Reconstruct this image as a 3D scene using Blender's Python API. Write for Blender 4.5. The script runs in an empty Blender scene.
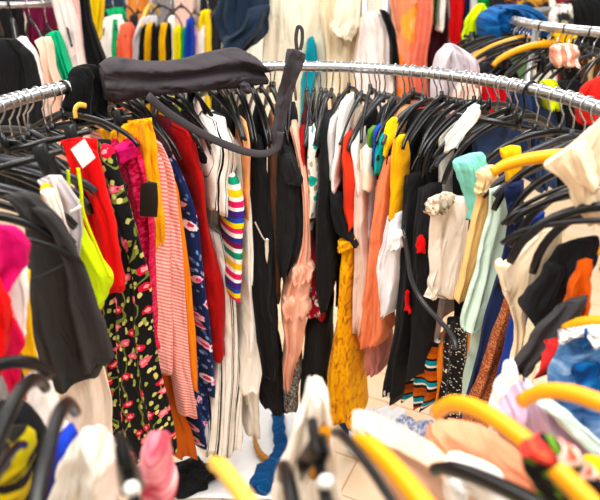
import bpy, math, random
from mathutils import Vector, Matrix
sc = bpy.context.scene
COL = sc.collection
PI = math.pi
rnd = random.Random(7)

# ------------------------------------------------------------------ camera
PITCH = math.radians(26.0); CAMZ = 1.614; FPX = 600.0
CX, CY = -0.01, 1.07           # axis of the round rack
RR, RZ = 0.60, 1.35            # main rail radius, height
NR, NZ = 0.74, 1.20           # lower near third
cp, sp = math.cos(PITCH), math.sin(PITCH)
cam = bpy.data.cameras.new('camera'); cam.lens = 36; cam.sensor_width = 36
cam.clip_start = 0.02
camo = bpy.data.objects.new('camera', cam); COL.objects.link(camo)
camo.location = (0, 0, CAMZ); camo.rotation_euler = (PI/2 - PITCH, 0, 0)
cam.dof.use_dof = True; cam.dof.focus_distance = 1.45; cam.dof.aperture_fstop = 3.0
sc.camera = camo

def ray(px, py):
    u = (px-300)/FPX; v = (250-py)/FPX
    return Vector((u, cp+v*sp, -sp+v*cp))
def at_y(px, py, Y):
    d = ray(px, py); t = Y/d.y
    return Vector((d.x*t, Y, CAMZ+d.z*t))
def at_z(px, py, Z):
    d = ray(px, py); t = (Z-CAMZ)/d.z
    return Vector((d.x*t, d.y*t, Z))
def at_cyl(px, py, r):
    d = ray(px, py)
    a = d.x*d.x+d.y*d.y; b = -(d.x*CX+d.y*CY); c = CX*CX+CY*CY-r*r
    disc = b*b-a*c
    t = (-b+math.sqrt(max(disc, 0)))/a
    return Vector((d.x*t, d.y*t, CAMZ+d.z*t))
def at_plane(px, py, phi):
    d = ray(px, py); n = Vector((-math.sin(phi), math.cos(phi), 0))
    t = n.dot(Vector((CX, CY, 0)))/n.dot(d)
    return Vector((d.x*t, d.y*t, CAMZ+d.z*t))
def locate(px, py, mode):
    k, v = mode[0], mode[1]
    if k == 'F': p = at_cyl(px, py, v)
    elif k == 'S': p = at_plane(px, py, math.radians(v))
    else: p = at_y(px, py, v)
    if p.z < 0.012: p = at_z(px, py, 0.012)
    return p

# ------------------------------------------------------------------ objects
def tag(o, label=None, cat=None, group=None, kind=None):
    if label: o['label'] = label
    if cat: o['category'] = cat
    if group: o['group'] = group
    if kind: o['kind'] = kind
    return o
def empty(name, loc=(0, 0, 0)):
    o = bpy.data.objects.new(name, None); COL.objects.link(o); o.location = loc
    o.empty_display_size = .05
    return o
def mesh_obj(name, V, F, mat, parent=None, uv=None, smooth=True, loc=None):
    me = bpy.data.meshes.new(name)
    me.from_pydata([tuple(v) for v in V], [], F); me.validate(); me.update()
    if uv:
        L = me.uv_layers.new(name='cloth')
        for lp in me.loops: L.data[lp.index].uv = uv[lp.vertex_index]
    if smooth: me.polygons.foreach_set('use_smooth', [True]*len(me.polygons))
    if mat: me.materials.append(mat)
    o = bpy.data.objects.new(name, me); COL.objects.link(o)
    if parent: o.parent = parent
    if loc: o.location = loc
    return o
class MB:
    def __init__(s): s.V = []; s.F = []
    def add(s, V, F):
        n = len(s.V); s.V += [Vector(v) for v in V]; s.F += [tuple(i+n for i in f) for f in F]
    def box(s, c, d, rot=None, bev=0.0):
        x, y, z = d[0]/2, d[1]/2, d[2]/2
        b = min(bev, x*.9, y*.9, z*.9)
        if b <= 0:
            V = [(i, j, k) for i in (-x, x) for j in (-y, y) for k in (-z, z)]
            F = [(0,1,3,2),(4,6,7,5),(0,4,5,1),(2,3,7,6),(0,2,6,4),(1,5,7,3)]
        else:
            def ring(z_, ix):
                X, Y = x-ix, y-ix
                return [(-X+b, -Y, z_), (X-b, -Y, z_), (X, -Y+b, z_), (X, Y-b, z_), (X-b, Y, z_), (-X+b, Y, z_), (-X, Y-b, z_), (-X, -Y+b, z_)]
            V = ring(-z, b*.6)+ring(-z+b, 0)+ring(z-b, 0)+ring(z, b*.6)
            F = [tuple(range(7, -1, -1)), tuple(range(24, 32))]
            for r in range(3):
                for i in range(8):
                    j = (i+1) % 8; F.append((r*8+i, r*8+j, r*8+8+j, r*8+8+i))
        V = [Vector(v) for v in V]
        if rot: V = [rot @ v for v in V]
        s.add([v+Vector(c) for v in V], F); return s
    def tube(s, P, R, n=8, flat=1.0, up=None, cap=True):
        P = [Vector(p) for p in P]
        if not isinstance(R, (list, tuple)): R = [R]*len(P)
        m = len(P); V = []; F = []
        T = []
        for i in range(m):
            t = P[min(i+1, m-1)]-P[max(i-1, 0)]
            T.append(t.normalized())
        N = Vector(up) if up else (Vector((0, 0, 1)) if abs(T[0].z) < .9 else Vector((1, 0, 0)))
        for i in range(m):
            N = (N-T[i]*N.dot(T[i])).normalized(); B = T[i].cross(N)
            for k in range(n):
                a = 2*PI*k/n
                V.append(P[i]+(N*math.cos(a)+B*math.sin(a)*flat)*R[i])
        for i in range(m-1):
            for k in range(n):
                j = (k+1) % n
                F.append((i*n+k, i*n+j, (i+1)*n+j, (i+1)*n+k))
        if cap:
            F.append(tuple(range(n-1, -1, -1))); F.append(tuple((m-1)*n+k for k in range(n)))
        s.add(V, F); return s
    def build(s, name, mat, parent=None, smooth=True):
        return mesh_obj(name, s.V, s.F, mat, parent, None, smooth)
def spline(P, n):
    P = [Vector(p) for p in P]; m = len(P); out = []
    for i in range(n):
        f = i*(m-1)/(n-1); k = min(int(f), m-2); t = f-k
        p0, p1, p2, p3 = P[max(k-1, 0)], P[k], P[k+1], P[min(k+2, m-1)]
        out.append(.5*((2*p1)+(p2-p0)*t+(2*p0-5*p1+4*p2-p3)*t*t+(3*p1-p0-3*p2+p3)*t**3))
    return out

# ------------------------------------------------------------------ materials
def lin(h):
    if not isinstance(h, str): return h
    h = h.lstrip('#'); r = []
    for i in (0, 2, 4):
        c = int(h[i:i+2], 16)/255
        r.append(c/12.92 if c <= .04045 else ((c+.055)/1.055)**2.4)
    g = .2126*r[0]+.7152*r[1]+.0722*r[2]
    r = [max(0.0, g+(x-g)*1.12) for x in r]; f = max(g, 1e-4)**.16*1.02
    return (*[min(.92, x*f) for x in r], 1)
class NT:
    def __init__(s, name):
        s.m = bpy.data.materials.new(name); s.m.use_nodes = True
        s.t = s.m.node_tree; s.b = s.t.nodes['Principled BSDF']
    def n(s, typ, **kw):
        nd = s.t.nodes.new(typ)
        for k, v in kw.items():
            if k.startswith('i_'): nd.inputs[k[2:].replace('_', ' ')].default_value = v
            else: setattr(nd, k, v)
        return nd
    def l(s, a, b): s.t.links.new(a, b)
    def math(s, op, a, b=None):
        nd = s.n('ShaderNodeMath', operation=op)
        for i, x in enumerate((a, b)):
            if x is None: continue
            if isinstance(x, (int, float)): nd.inputs[i].default_value = x
            else: s.l(x, nd.inputs[i])
        return nd.outputs[0]
    def mix(s, f, a, b):
        nd = s.n('ShaderNodeMix', data_type='RGBA')
        for i, x in ((0, f), (6, a), (7, b)):
            if isinstance(x, (int, float, tuple)): nd.inputs[i].default_value = x
            else: s.l(x, nd.inputs[i])
        return nd.outputs[2]
    def uv(s, sx=1, sy=1, off=(0, 0, 0), rot=0):
        tc = s.n('ShaderNodeUVMap', uv_map='cloth'); mp = s.n('ShaderNodeMapping')
        mp.inputs['Scale'].default_value = (sx, sy, 1); mp.inputs['Location'].default_value = off
        mp.inputs['Rotation'].default_value = (0, 0, rot)
        s.l(tc.outputs[0], mp.inputs[0]); return mp.outputs[0]
MATS = {}
def cloth_finish(N, rough=.85, wr=.5, weave=.0, fold=(22, 5)):
    b = N.b; b.inputs['Roughness'].default_value = rough
    b.inputs['Specular IOR Level'].default_value = .12
    try: b.inputs['Sheen Weight'].default_value = .03; b.inputs['Sheen Roughness'].default_value = .5
    except Exception: pass
    n1 = N.n('ShaderNodeTexNoise', noise_dimensions='2D'); n1.inputs['Scale'].default_value = 1.0; n1.inputs['Detail'].default_value = 1.5
    n1.inputs['Distortion'].default_value = .3
    N.l(N.uv(fold[0], fold[1]), n1.inputs['Vector'])
    bp = N.n('ShaderNodeBump'); bp.inputs['Strength'].default_value = min(1, wr*1.5); bp.inputs['Distance'].default_value = .032
    n3 = N.n('ShaderNodeTexNoise', noise_dimensions='2D'); n3.inputs['Scale'].default_value = 1.0; n3.inputs['Detail'].default_value = 1
    n3.inputs['Distortion'].default_value = .5
    N.l(N.uv(fold[0]*2.6, fold[1]*2.2, (3.3, 1.7, 0), .35), n3.inputs['Vector'])
    N.l(N.math('ADD', n1.outputs['Fac'], N.math('MULTIPLY', n3.outputs['Fac'], .45)), bp.inputs['Height'])
    last = bp
    if weave:
        n2 = N.n('ShaderNodeTexNoise', noise_dimensions='2D'); n2.inputs['Scale'].default_value = 420; n2.inputs['Detail'].default_value = 1
        N.l(N.uv(), n2.inputs['Vector'])
        b2 = N.n('ShaderNodeBump'); b2.inputs['Strength'].default_value = weave; b2.inputs['Distance'].default_value = .003
        N.l(n2.outputs['Fac'], b2.inputs['Height']); N.l(bp.outputs[0], b2.inputs['Normal']); last = b2
    N.l(last.outputs[0], b.inputs['Normal'])
    return N.m
def plain(c, rough=.85, wr=.5, weave=.25, fold=(22, 5)):
    k = ('p', c, rough, wr, weave)
    if k not in MATS:
        N = NT('cloth_'+c.strip('#')); N.b.inputs['Base Color'].default_value = lin(c)
        MATS[k] = cloth_finish(N, rough, wr, weave, fold)
    return MATS[k]
def hard(name, c, rough=.4, metal=0.0, spec=.5, coat=0):
    if name not in MATS:
        N = NT(name); b = N.b
        b.inputs['Base Color'].default_value = lin(c); b.inputs['Roughness'].default_value = rough
        b.inputs['Metallic'].default_value = metal; b.inputs['Specular IOR Level'].default_value = spec
        b.inputs['Coat Weight'].default_value = coat
        no = N.n('ShaderNodeTexNoise'); no.inputs['Scale'].default_value = 35
        mr = N.n('ShaderNodeMapRange'); mr.inputs[3].default_value = rough*.8; mr.inputs[4].default_value = min(1, rough*1.25)
        N.l(no.outputs['Fac'], mr.inputs[0]); N.l(mr.outputs[0], b.inputs['Roughness'])
        MATS[name] = N.m
    return MATS[name]
def stripes(name, cs, period, vert=False, rot=0.0, rough=.85, wr=.4):
    """cs: list of (position, colour) constant steps of one period"""
    if name not in MATS:
        N = NT(name); sep = N.n('ShaderNodeSeparateXYZ'); N.l(N.uv(1/period, 1/period, rot=rot), sep.inputs[0])
        fr = N.math('FRACT', sep.outputs[0 if vert else 1])
        cr = N.n('ShaderNodeValToRGB'); cr.color_ramp.interpolation = 'CONSTANT'
        e = cr.color_ramp.elements
        while len(e) < len(cs): e.new(.5)
        for q, (p, c) in zip(e, cs): q.position = p; q.color = lin(c)
        N.l(fr, cr.inputs[0]); N.l(cr.outputs[0], N.b.inputs['Base Color'])
        MATS[name] = cloth_finish(N, rough, wr, .2)
    return MATS[name]
def floral(name, base, flowers, leaf=None, scale=22, fsize=.28, lsize=.3, centre=None, vine=None, wr=.35):
    if name not in MATS:
        N = NT(name); col = lin(base)
        nz = N.n('ShaderNodeTexNoise', noise_dimensions='2D'); nz.inputs['Scale'].default_value = scale*2.2
        N.l(N.uv(), nz.inputs['Vector'])
        wob = N.math('MULTIPLY', N.math('SUBTRACT', nz.outputs['Fac'], .5), .35)
        if leaf:
            if vine:
                w = N.n('ShaderNodeTexWave', wave_type='BANDS'); w.inputs['Scale'].default_value = scale*.16
                w.inputs['Distortion'].default_value = 7; w.inputs['Detail'].default_value = 1.5; w.inputs['Detail Scale'].default_value = 2.2
                N.l(N.uv(), w.inputs['Vector'])
                col = N.mix(N.math('GREATER_THAN', w.outputs['Fac'], .975), col, lin(vine))
            for q, (rt, sx) in enumerate(((.6, 1.9), (-.7, 1.9))):
                v = N.n('ShaderNodeTexVoronoi', voronoi_dimensions='2D'); v.inputs['Scale'].default_value = scale*.9
                N.l(N.uv(sx, 1, (q*.37+.1, .2, 0), rt), v.inputs['Vector'])
                sepc = N.n('ShaderNodeSeparateColor'); N.l(v.outputs['Color'], sepc.inputs[0])
                pick = N.math('GREATER_THAN', sepc.outputs[0], .55)
                f = N.math('MULTIPLY', N.math('LESS_THAN', N.math('ADD', v.outputs['Distance'], wob), lsize), pick)
                lc = N.mix(sepc.outputs[1], lin(leaf[0]), lin(leaf[1]))
                col = N.mix(f, col, lc)
        v = N.n('ShaderNodeTexVoronoi', voronoi_dimensions='2D'); v.inputs['Scale'].default_value = scale*.62
        N.l(N.uv(), v.inputs['Vector'])
        sepc = N.n('ShaderNodeSeparateColor'); N.l(v.outputs['Color'], sepc.inputs[0])
        d = N.math('ADD', v.outputs['Distance'], wob)
        fc = N.mix(N.math('GREATER_THAN', sepc.outputs[2], .5), lin(flowers[0]), lin(flowers[-1]))
        pick = N.math('GREATER_THAN', sepc.outputs[0], .25)
        col = N.mix(N.math('MULTIPLY', N.math('LESS_THAN', d, fsize), pick), col, fc)
        col = N.mix(N.math('MULTIPLY', N.math('LESS_THAN', d, fsize*.45), pick), col, lin(centre or flowers[0]))
        N.l(col, N.b.inputs['Base Color'])
        MATS[name] = cloth_finish(N, .8, wr, .2)
    return MATS[name]
def speckle(name, base, dot, scale=260, thr=.25, metal=0.0, rough=.6, wr=.4):
    if name not in MATS:
        N = NT(name); v = N.n('ShaderNodeTexVoronoi', voronoi_dimensions='2D'); v.inputs['Scale'].default_value = scale
        N.l(N.uv(), v.inputs['Vector'])
        sepc = N.n('ShaderNodeSeparateColor'); N.l(v.outputs['Color'], sepc.inputs[0])
        f = N.math('MULTIPLY', N.math('LESS_THAN', v.outputs['Distance'], .42), N.math('GREATER_THAN', sepc.outputs[0], 1-thr))
        N.l(N.mix(f, lin(base), lin(dot)), N.b.inputs['Base Color'])
        MATS[name] = cloth_finish(N, rough, wr, .3)
        if metal:
            N.l(N.math('MULTIPLY', f, metal), N.b.inputs['Metallic'])
    return MATS[name]
def patchy(name, cs, scale=25, rough=.85, wr=.4, sx=1, sy=1):
    """irregular blots of several colours (printed cloth, washed denim)"""
    if name not in MATS:
        N = NT(name); no = N.n('ShaderNodeTexNoise', noise_dimensions='2D'); no.inputs['Scale'].default_value = scale
        no.inputs['Detail'].default_value = 4; no.inputs['Distortion'].default_value = .6
        N.l(N.uv(sx, sy), no.inputs['Vector'])
        cr = N.n('ShaderNodeValToRGB'); e = cr.color_ramp.elements
        while len(e) < len(cs): e.new(.5)
        for q, (p, c) in zip(e, cs): q.position = p; q.color = lin(c)
        N.l(no.outputs['Fac'], cr.inputs[0]); N.l(cr.outputs[0], N.b.inputs['Base Color'])
        MATS[name] = cloth_finish(N, rough, wr, .35)
    return MATS[name]

# ------------------------------------------------------------------ cloth shells
def shell(name, rows, mode, mat, parent=None, depth=None, k=None, amp=None, n=2.6, seed=None, N=40, rowsN=None, hem=.006, taper=True, jit=None):
    """closed hanging cloth: each row is (xl,yl,xr,yr), the edge points seen in the photo, put on a vertical surface of the place"""
    r = random.Random(seed if seed is not None else rnd.random())
    A = [locate(q[0], q[1], mode) for q in rows]; B = [locate(q[2], q[3], mode) for q in rows]
    rn = rowsN or max(12, min(30, len(rows)*4))
    A = spline(A, rn); B = spline(B, rn)
    M0 = (A[0]+B[0])/2
    if mode[0] == 'S':
        ph = math.radians(mode[1]); D = Vector((-math.sin(ph), math.cos(ph), 0))
        if D.y < 0: D = -D
        dl = depth or .030
        D0 = -dl/2
    elif mode[0] == 'F':
        Mm = (A[rn//2]+B[rn//2])/2
        D = Vector((Mm.x-CX, Mm.y-CY, 0)).normalized(); dl = depth or .28; D0 = 0
    else:
        D = Vector((0, 1, 0)); dl = depth or .05; D0 = 0
        if len(mode) > 2: D = Vector((math.sin(math.radians(mode[2])), math.cos(math.radians(mode[2])), 0))
    wmean = sum((B[i]-A[i]).length for i in range(rn))/rn
    if k is None: k = max(.8, min(6, wmean/.045))
    if amp is None: amp = min(.013, wmean*.17)
    if jit is None: jit = min(.002, wmean*.035)
    ph1, ph2, ph3 = r.random()*6.28, r.random()*6.28, r.random()*6.28
    V = []; UV = []; F = []; vlen = 0; u0, v0 = r.random()*3, r.random()*3
    for i in range(rn):
        v = i/(rn-1); M = (A[i]+B[i])/2; H = (B[i]-A[i])/2
        if i: vlen += (M-Mp).length
        Mp = M; g = .25+.75*v
        d2 = dl*(.62+.38*min(1, v*5)) if taper else dl
        if taper and mode[0] != 'Q':
            e1 = jit*(math.sin(11*v+ph1)+.7*math.sin(23*v+ph3)+.4*math.sin(41*v+ph2)); e2 = jit*(math.sin(13*v+ph2)+.7*math.sin(19*v+ph1)+.4*math.sin(37*v+ph3))
            H0 = H.normalized() if H.length > 1e-6 else Vector((1, 0, 0))
            M = M+H0*(e1-e2)/2; H = H+H0*(e1+e2)/2
        for j in range(N):
            t = 2*PI*j/N; c, s = math.cos(t), math.sin(t)
            X = math.copysign(abs(c)**(2/n), c); Yd = math.copysign(abs(s)**(2/n), s)
            fo = amp*g*(math.sin(2*PI*k*X*.5+ph1+1.3*v*math.sin(ph3))+.5*math.sin(2*PI*k*.83*X+ph2-2*v)+.35*math.sin(9*v+ph3+3*X))
            p = M+H*X+D*(D0+dl/2+Yd*d2/2+fo)
            if i == rn-1: p.z += hem*math.sin(2*PI*k*X*.5+ph2)
            if p.z < .006: p.z = .006
            V.append(p); UV.append((u0+X*H.length+(dl if Yd > 0 else 0)*0.5*0, v0-vlen))
    for i in range(rn-1):
        for j in range(N):
            a = (j+1) % N
            F.append((i*N+j, i*N+a, (i+1)*N+a, (i+1)*N+j))
    for i, zz in ((0, .006), (rn-1, .012)):
        c = sum((V[i*N+j] for j in range(N)), Vector())/N
        if i == 0: c.z += zz
        else: c.z += zz
        V.append(c); UV.append(UV[i*N]); ci = len(V)-1
        for j in range(N):
            a = (j+1) % N
            F.append((ci, i*N+a, i*N+j) if i == 0 else (ci, i*N+j, i*N+a))
    o = mesh_obj(name, V, F, mat, parent, UV)
    return o
def strap(name, pts, mode, w, mat, parent=None, n=24, flat=.35, modes=None):
    P = spline([locate(x, y, modes[i] if modes else mode) for i, (x, y) in enumerate(pts)], n)
    mb = MB(); mb.tube(P, w, 8, flat, up=(0, 0, 1) if abs((P[-1]-P[0]).normalized().z) < .9 else None)
    o = mesh_obj(name, mb.V, mb.F, mat, parent, [(.3, .002*(i//8)) for i in range(len(mb.V))])
    return o
USED = set()
def G(name, label, cat, mode, rows, mat, group=None, parts=(), **kw):
    assert label not in USED, label
    USED.add(label)
    if not parts:
        o = shell(name, rows, mode, mat, None, **kw)
        # origin at the garment's top centre
        recentre(o)
        return tag(o, label, cat, group)
    body = kw.pop('body', 'body')
    o = shell(body, rows, mode, mat, None, **kw)
    recentre(o)
    root = empty(name, o.location.copy()); tag(root, label, cat, group)
    o.parent = root; o.location = (0, 0, 0)
    for p in parts:
        q = p(root)
        for x in (q if isinstance(q, list) else [q]):
            off = root.location
            x.data.transform(Matrix.Translation(-off))
    return root
def recentre(o):
    me = o.data; zs = [v.co for v in me.vertices]
    c = sum(zs, Vector())/len(zs); zt = max(v.z for v in zs); c = Vector((c.x, c.y, zt))
    me.transform(Matrix.Translation(-c)); o.location = c
def P_(name, rows, mode, mat, **kw):
    return lambda root: shell(name, rows, mode, mat, root, **kw)
def S_(name, pts, mode, w, mat, **kw):
    return lambda root: strap(name, pts, mode, w, mat, root, **kw)
WORLD = 0.34
EXPO = 0.78
LAMPS = [(-1.4, .3, 2.9, .35, 2.4, 32), (1.2, .3, 2.9, .35, 2.4, 32), (-1.4, 3.4, 2.9, .35, 2.4, 30), (1.2, 3.4, 2.9, .35, 2.4, 30), (0, .7, 2.9, .6, 1.2, 30)]
# ------------------------------------------------------------------ setting
def setting():
    N = NT('shop_floor_tiles'); b = N.b
    tc = N.n('ShaderNodeTexCoord'); mp = N.n('ShaderNodeMapping'); mp.inputs['Rotation'].default_value = (0, 0, .45)
    N.l(tc.outputs['Object'], mp.inputs[0])
    br = N.n('ShaderNodeTexBrick'); br.offset = 0.5
    for kk, vv in (('Color1', lin('#F6CFA4')), ('Color2', lin('#F9DDBE')), ('Mortar', lin('#D08F55')), ('Scale', 1.0), ('Mortar Size', .003), ('Brick Width', .34), ('Row Height', .17)):
        br.inputs[kk].default_value = vv
    N.l(mp.outputs[0], br.inputs['Vector'])
    no = N.n('ShaderNodeTexNoise'); no.inputs['Scale'].default_value = 9; N.l(mp.outputs[0], no.inputs['Vector'])
    N.l(N.mix(N.math('MULTIPLY', no.outputs['Fac'], .35), br.outputs['Color'], lin('#FFF4E6')), b.inputs['Base Color'])
    b.inputs['Roughness'].default_value = .35
    o = mesh_obj('floor', [(-5, -2, 0), (5, -2, 0), (5, 6.5, 0), (-5, 6.5, 0), (-5, -2, -.1), (5, -2, -.1), (5, 6.5, -.1), (-5, 6.5, -.1)],
                 [(0, 1, 2, 3), (7, 6, 5, 4), (0, 4, 5, 1), (1, 5, 6, 2), (2, 6, 7, 3), (3, 7, 4, 0)], N.m, smooth=False); o['kind'] = 'structure'
    wm = hard('wall_paint', '#EFECE6', .8)
    for nm, c, d in (('wall_back', (0, 6.55, 1.5), (10.2, .1, 3.0)), ('wall_left', (-5.05, 2.25, 1.5), (.1, 8.5, 3.0)), ('wall_right', (5.05, 2.25, 1.5), (.1, 8.5, 3.0))):
        o = MB().box(c, d).build(nm, wm, smooth=False); o['kind'] = 'structure'
    bm = hard('skirting_paint', '#DAD5CC', .6)
    o = MB().box((0, 6.485, .05), (10, .03, .1)).build('baseboard_back', bm, smooth=False); o['kind'] = 'structure'
setting()

# light: bright shop daylight plus rows of ceiling lamps
w = bpy.data.worlds.new('shop_light'); sc.world = w; w.use_nodes = True
bg = w.node_tree.nodes['Background']; bg.inputs[0].default_value = (1, .985, .96, 1); bg.inputs[1].default_value = WORLD
def area(x, y, z, sx, sy, e, col=(1, .97, .92), tgt=None):
    l = bpy.data.lights.new('ceiling_lamp', 'AREA'); l.shape = 'RECTANGLE'; l.size = sx; l.size_y = sy; l.energy = e; l.color = col
    o = bpy.data.objects.new('ceiling_lamp', l); COL.objects.link(o); o.location = (x, y, z)
    if tgt: o.rotation_euler = (Vector(tgt)-Vector((x, y, z))).to_track_quat('-Z', 'Y').to_euler()
    return o
for a in LAMPS: area(*a)
sc.view_settings.view_transform = 'Standard'; sc.view_settings.look = 'None'
sc.view_settings.exposure = EXPO; sc.view_settings.gamma = 1.0

# ------------------------------------------------------------------ hangers
M_BLK = hard('black_plastic', '#101012', .3, 0, .4)
M_GRY = hard('dark_grey_plastic', '#3A3B40', .35, 0, .4)
M_YEL = hard('mustard_plastic', '#EDA423', .4, 0, .35)
M_CHR = hard('chrome', '#D9DADC', .27, 1.0)
M_WHT = hard('white_plastic', '#F1F0EC', .4)
M_WOOD = hard('pale_wood', '#E8B95C', .45)
def hook_mb(r=.0017, drop=.052, plastic=False):
    rh = .0170
    P = [(0, 0, -drop), (0, 0, -.036), (.004, 0, -.03), (.0155, 0, -.014)]
    for a in range(-10, 186, 14):
        P.append((rh*math.cos(math.radians(a)), 0, -.0015+rh*math.sin(math.radians(a))))
    P.append((-.0155, 0, -.013))
    mb = MB(); mb.tube(spline(P, 30), r if not plastic else .0028, 6, 1.0, up=(0, 1, 0)); return mb
ARM = [(0, -.056), (.03, -.06), (.07, -.07), (.12, -.088), (.165, -.112), (.192, -.133), (.205, -.152)]
def arm_mb(rad, flat, W=1.0, drop=1.0, bar=False, low=0.0, arm=None):
    ARM = arm or globals()['ARM']
    mb = MB()
    pts = [Vector((-x*W, 0, -.056+(z+.056)*drop)) for x, z in reversed(ARM[1:])]+[Vector((x*W, 0, -.056+(z+.056)*drop)) for x, z in ARM]
    P = spline(pts, 31)
    R = []
    for p in P:
        e = abs(p.x)/(.205*W); R.append(rad*(1.15-.15*e if e < .93 else .85))
    mb.tube(P, R, 8, flat, up=(0, 0, 1))
    mb.tube([(0, 0, -.04), (0, 0, -.068)], [.0055, .008], 8, .9, up=(1, 0, 0))
    if bar: mb.tube([(-.185*W, 0, -.135*drop), (.185*W, 0, -.135*drop)], .0035, 6)
    for v in mb.V: v.z -= low
    return mb
ARM2 = [(0, -.056), (.04, -.057), (.09, -.064), (.135, -.078), (.17, -.098), (.193, -.126), (.202, -.158)]
ARM3 = [(0, -.056), (.03, -.058), (.075, -.066), (.12, -.083), (.155, -.108), (.18, -.142), (.192, -.182)]
HP = {}
def proto(kind):
    root = bpy.data.objects.new('hanger', None); root.empty_display_size = .03
    def part(nm, mb, m):
        o = mb.build(nm, m, root); COL.objects.unlink(o); return o
    if kind == 'black': ps = [part('hook', hook_mb(), M_CHR), part('shoulder_bar', arm_mb(.0062, .75), M_BLK)]
    if kind == 'slim': ps = [part('hook', hook_mb(.0019, .082), M_CHR), part('shoulder_bar', arm_mb(.0047, .8, .98, 1.05, False, .03), M_BLK)]
    if kind == 'thick': ps = [part('hook', hook_mb(plastic=True), M_BLK), part('shoulder_bar', arm_mb(.0095, .9, 1.02, .95), M_BLK)]
    if kind == 'grey': ps = [part('hook', hook_mb(.0019, .07), M_CHR), part('shoulder_bar', arm_mb(.0066, .85, 1.0, .9, False, .018), M_GRY)]
    if kind == 'yellow': ps = [part('hook', hook_mb(), M_CHR), part('shoulder_bar', arm_mb(.0115, .85, 1.03, .9), M_YEL)]
    if kind == 'arch': ps = [part('hook', hook_mb(), M_CHR), part('shoulder_bar', arm_mb(.0105, .85, 1.0, 1.0, arm=ARM2), M_YEL)]
    if kind == 'bent': ps = [part('hook', hook_mb(plastic=True), M_BLK), part('shoulder_bar', arm_mb(.0092, .85, 1.0, 1.0, arm=ARM2), M_BLK)]
    if kind == 'droop': ps = [part('hook', hook_mb(.0019, .07), M_CHR), part('shoulder_bar', arm_mb(.0074, .8, .98, 1.05, low=.015, arm=ARM3), M_BLK)]
    if kind == 'wood': ps = [part('hook', hook_mb(), M_CHR), part('shoulder_bar', arm_mb(.011, .8, 1.0, .8), M_WOOD)]
    if kind == 'white': ps = [part('hook', hook_mb(), M_CHR), part('shoulder_bar', arm_mb(.0065, .8), M_WHT)]
    if kind == 'clip':
        b = MB(); b.tube([(-.18, 0, -.085), (.18, 0, -.085)], .0062, 8); b.tube([(0, 0, -.045), (0, 0, -.09)], [.006, .01], 8, .8, up=(1, 0, 0))
        ps = [part('hook', hook_mb(plastic=True), M_BLK), part('clip_bar', b, M_BLK)]
        for s in (-1, 1):
            c = MB()
            for q in (-1, 1):
                c.box((s*.145, q*.007, -.096), (.026, .006, .062), Matrix.Rotation(q*.1, 3, 'X'), .003)
            c.tube([(s*.145-.008, 0, -.09), (s*.145+.008, 0, -.09)], .006, 8)
            ps.append(part('clip', c, M_BLK))
    HP[kind] = (root, ps)
HN = {'black': 'plastic_hanger', 'slim': 'slim_hanger', 'thick': 'plastic_hanger', 'grey': 'plastic_hanger', 'yellow': 'padded_hanger', 'wood': 'wooden_hanger', 'white': 'plastic_hanger', 'clip': 'clip_hanger'}
HN['droop'] = HN['yellow'] = HN['arch'] = HN['bent'] = 'plastic_hanger'
def hanger(kind, loc, yaw, label, group=None, tilt=0.0, roll=0.0, scale=1.0):
    """hook over a rail at loc; yaw = direction of the shoulder bar"""
    if kind not in HP: proto(kind)
    r0, ps = HP[kind]
    r = r0.copy(); r.name = HN[kind]; COL.objects.link(r)
    r.matrix_basis = Matrix.Translation(Vector(loc)) @ Matrix.Rotation(yaw, 4, 'Z') @ Matrix.Rotation(tilt, 4, 'X') @ Matrix.Rotation(roll, 4, 'Y')
    if scale != 1: r.scale = (scale,)*3
    for p in ps:
        c = p.copy(); COL.objects.link(c); c.parent = r
    tag(r, label, 'hanger', group)
    return r
def on_ring(kind, deg, label, group=None, R=None, z=None, yaw=0, tilt=0, roll=0):
    a = math.radians(deg); R = R or RR; z = z or RZ
    return hanger(kind, (CX+R*math.cos(a), CY+R*math.sin(a), z), a+PI+math.radians(yaw), label, group, math.radians(tilt), math.radians(roll))

# ------------------------------------------------------------------ the round rack
def arc_pts(cx, cy, R, z, a0, a1, n):
    return [(cx+R*math.cos(math.radians(a0+(a1-a0)*i/(n-1))), cy+R*math.sin(math.radians(a0+(a1-a0)*i/(n-1))), z) for i in range(n)]
rack = empty('round_clothes_rack', (CX, CY, 0))
tag(rack, 'round chrome clothes rack in the foreground, its curved rail crossing above the packed hangers', 'clothes rack')
def rp(nm, mb, m=M_CHR):
    o = mb.build(nm, m, rack); o.data.transform(Matrix.Translation((-CX, -CY, 0))); return o
rp('rail', MB().tube(arc_pts(CX, CY, RR, RZ, -31, 217, 90), .0138, 14, up=(0, 0, 1)))
NEAR_PTS = [(-.74, .68, 1.2), (-.50, .465, 1.2), (-.30, .36, 1.2), (-.20, .322, 1.2), (0, .284, 1.2), (.15, .292, 1.2), (.30, .338, 1.2), (.45, .37, 1.2), (.63, .56, 1.2), (.69, .80, 1.2)]
rp('rail', MB().tube(spline(NEAR_PTS, 60), .0138, 14, up=(0, 0, 1)))
for a in (-30, 118, 216):
    R_ = RR
    x, y = CX+R_*math.cos(math.radians(a)), CY+R_*math.sin(math.radians(a))
    mb = MB(); mb.tube([(x, y, .03), (x, y, RZ-.012)], .0125, 12)
    rp('upright', mb)
    mb = MB(); mb.tube([(x, y, .012), (x, y, .03)], [.022, .018], 12); rp('foot', mb, M_BLK)
for x, y in ((-.74, .68), (.69, .80)):
    mb = MB(); mb.tube([(x, y, .03), (x, y, 1.2)], .0125, 12); rp('upright', mb)
    mb = MB(); mb.tube([(x, y, .012), (x, y, .03)], [.022, .018], 12); rp('foot', mb, M_BLK)

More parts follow.
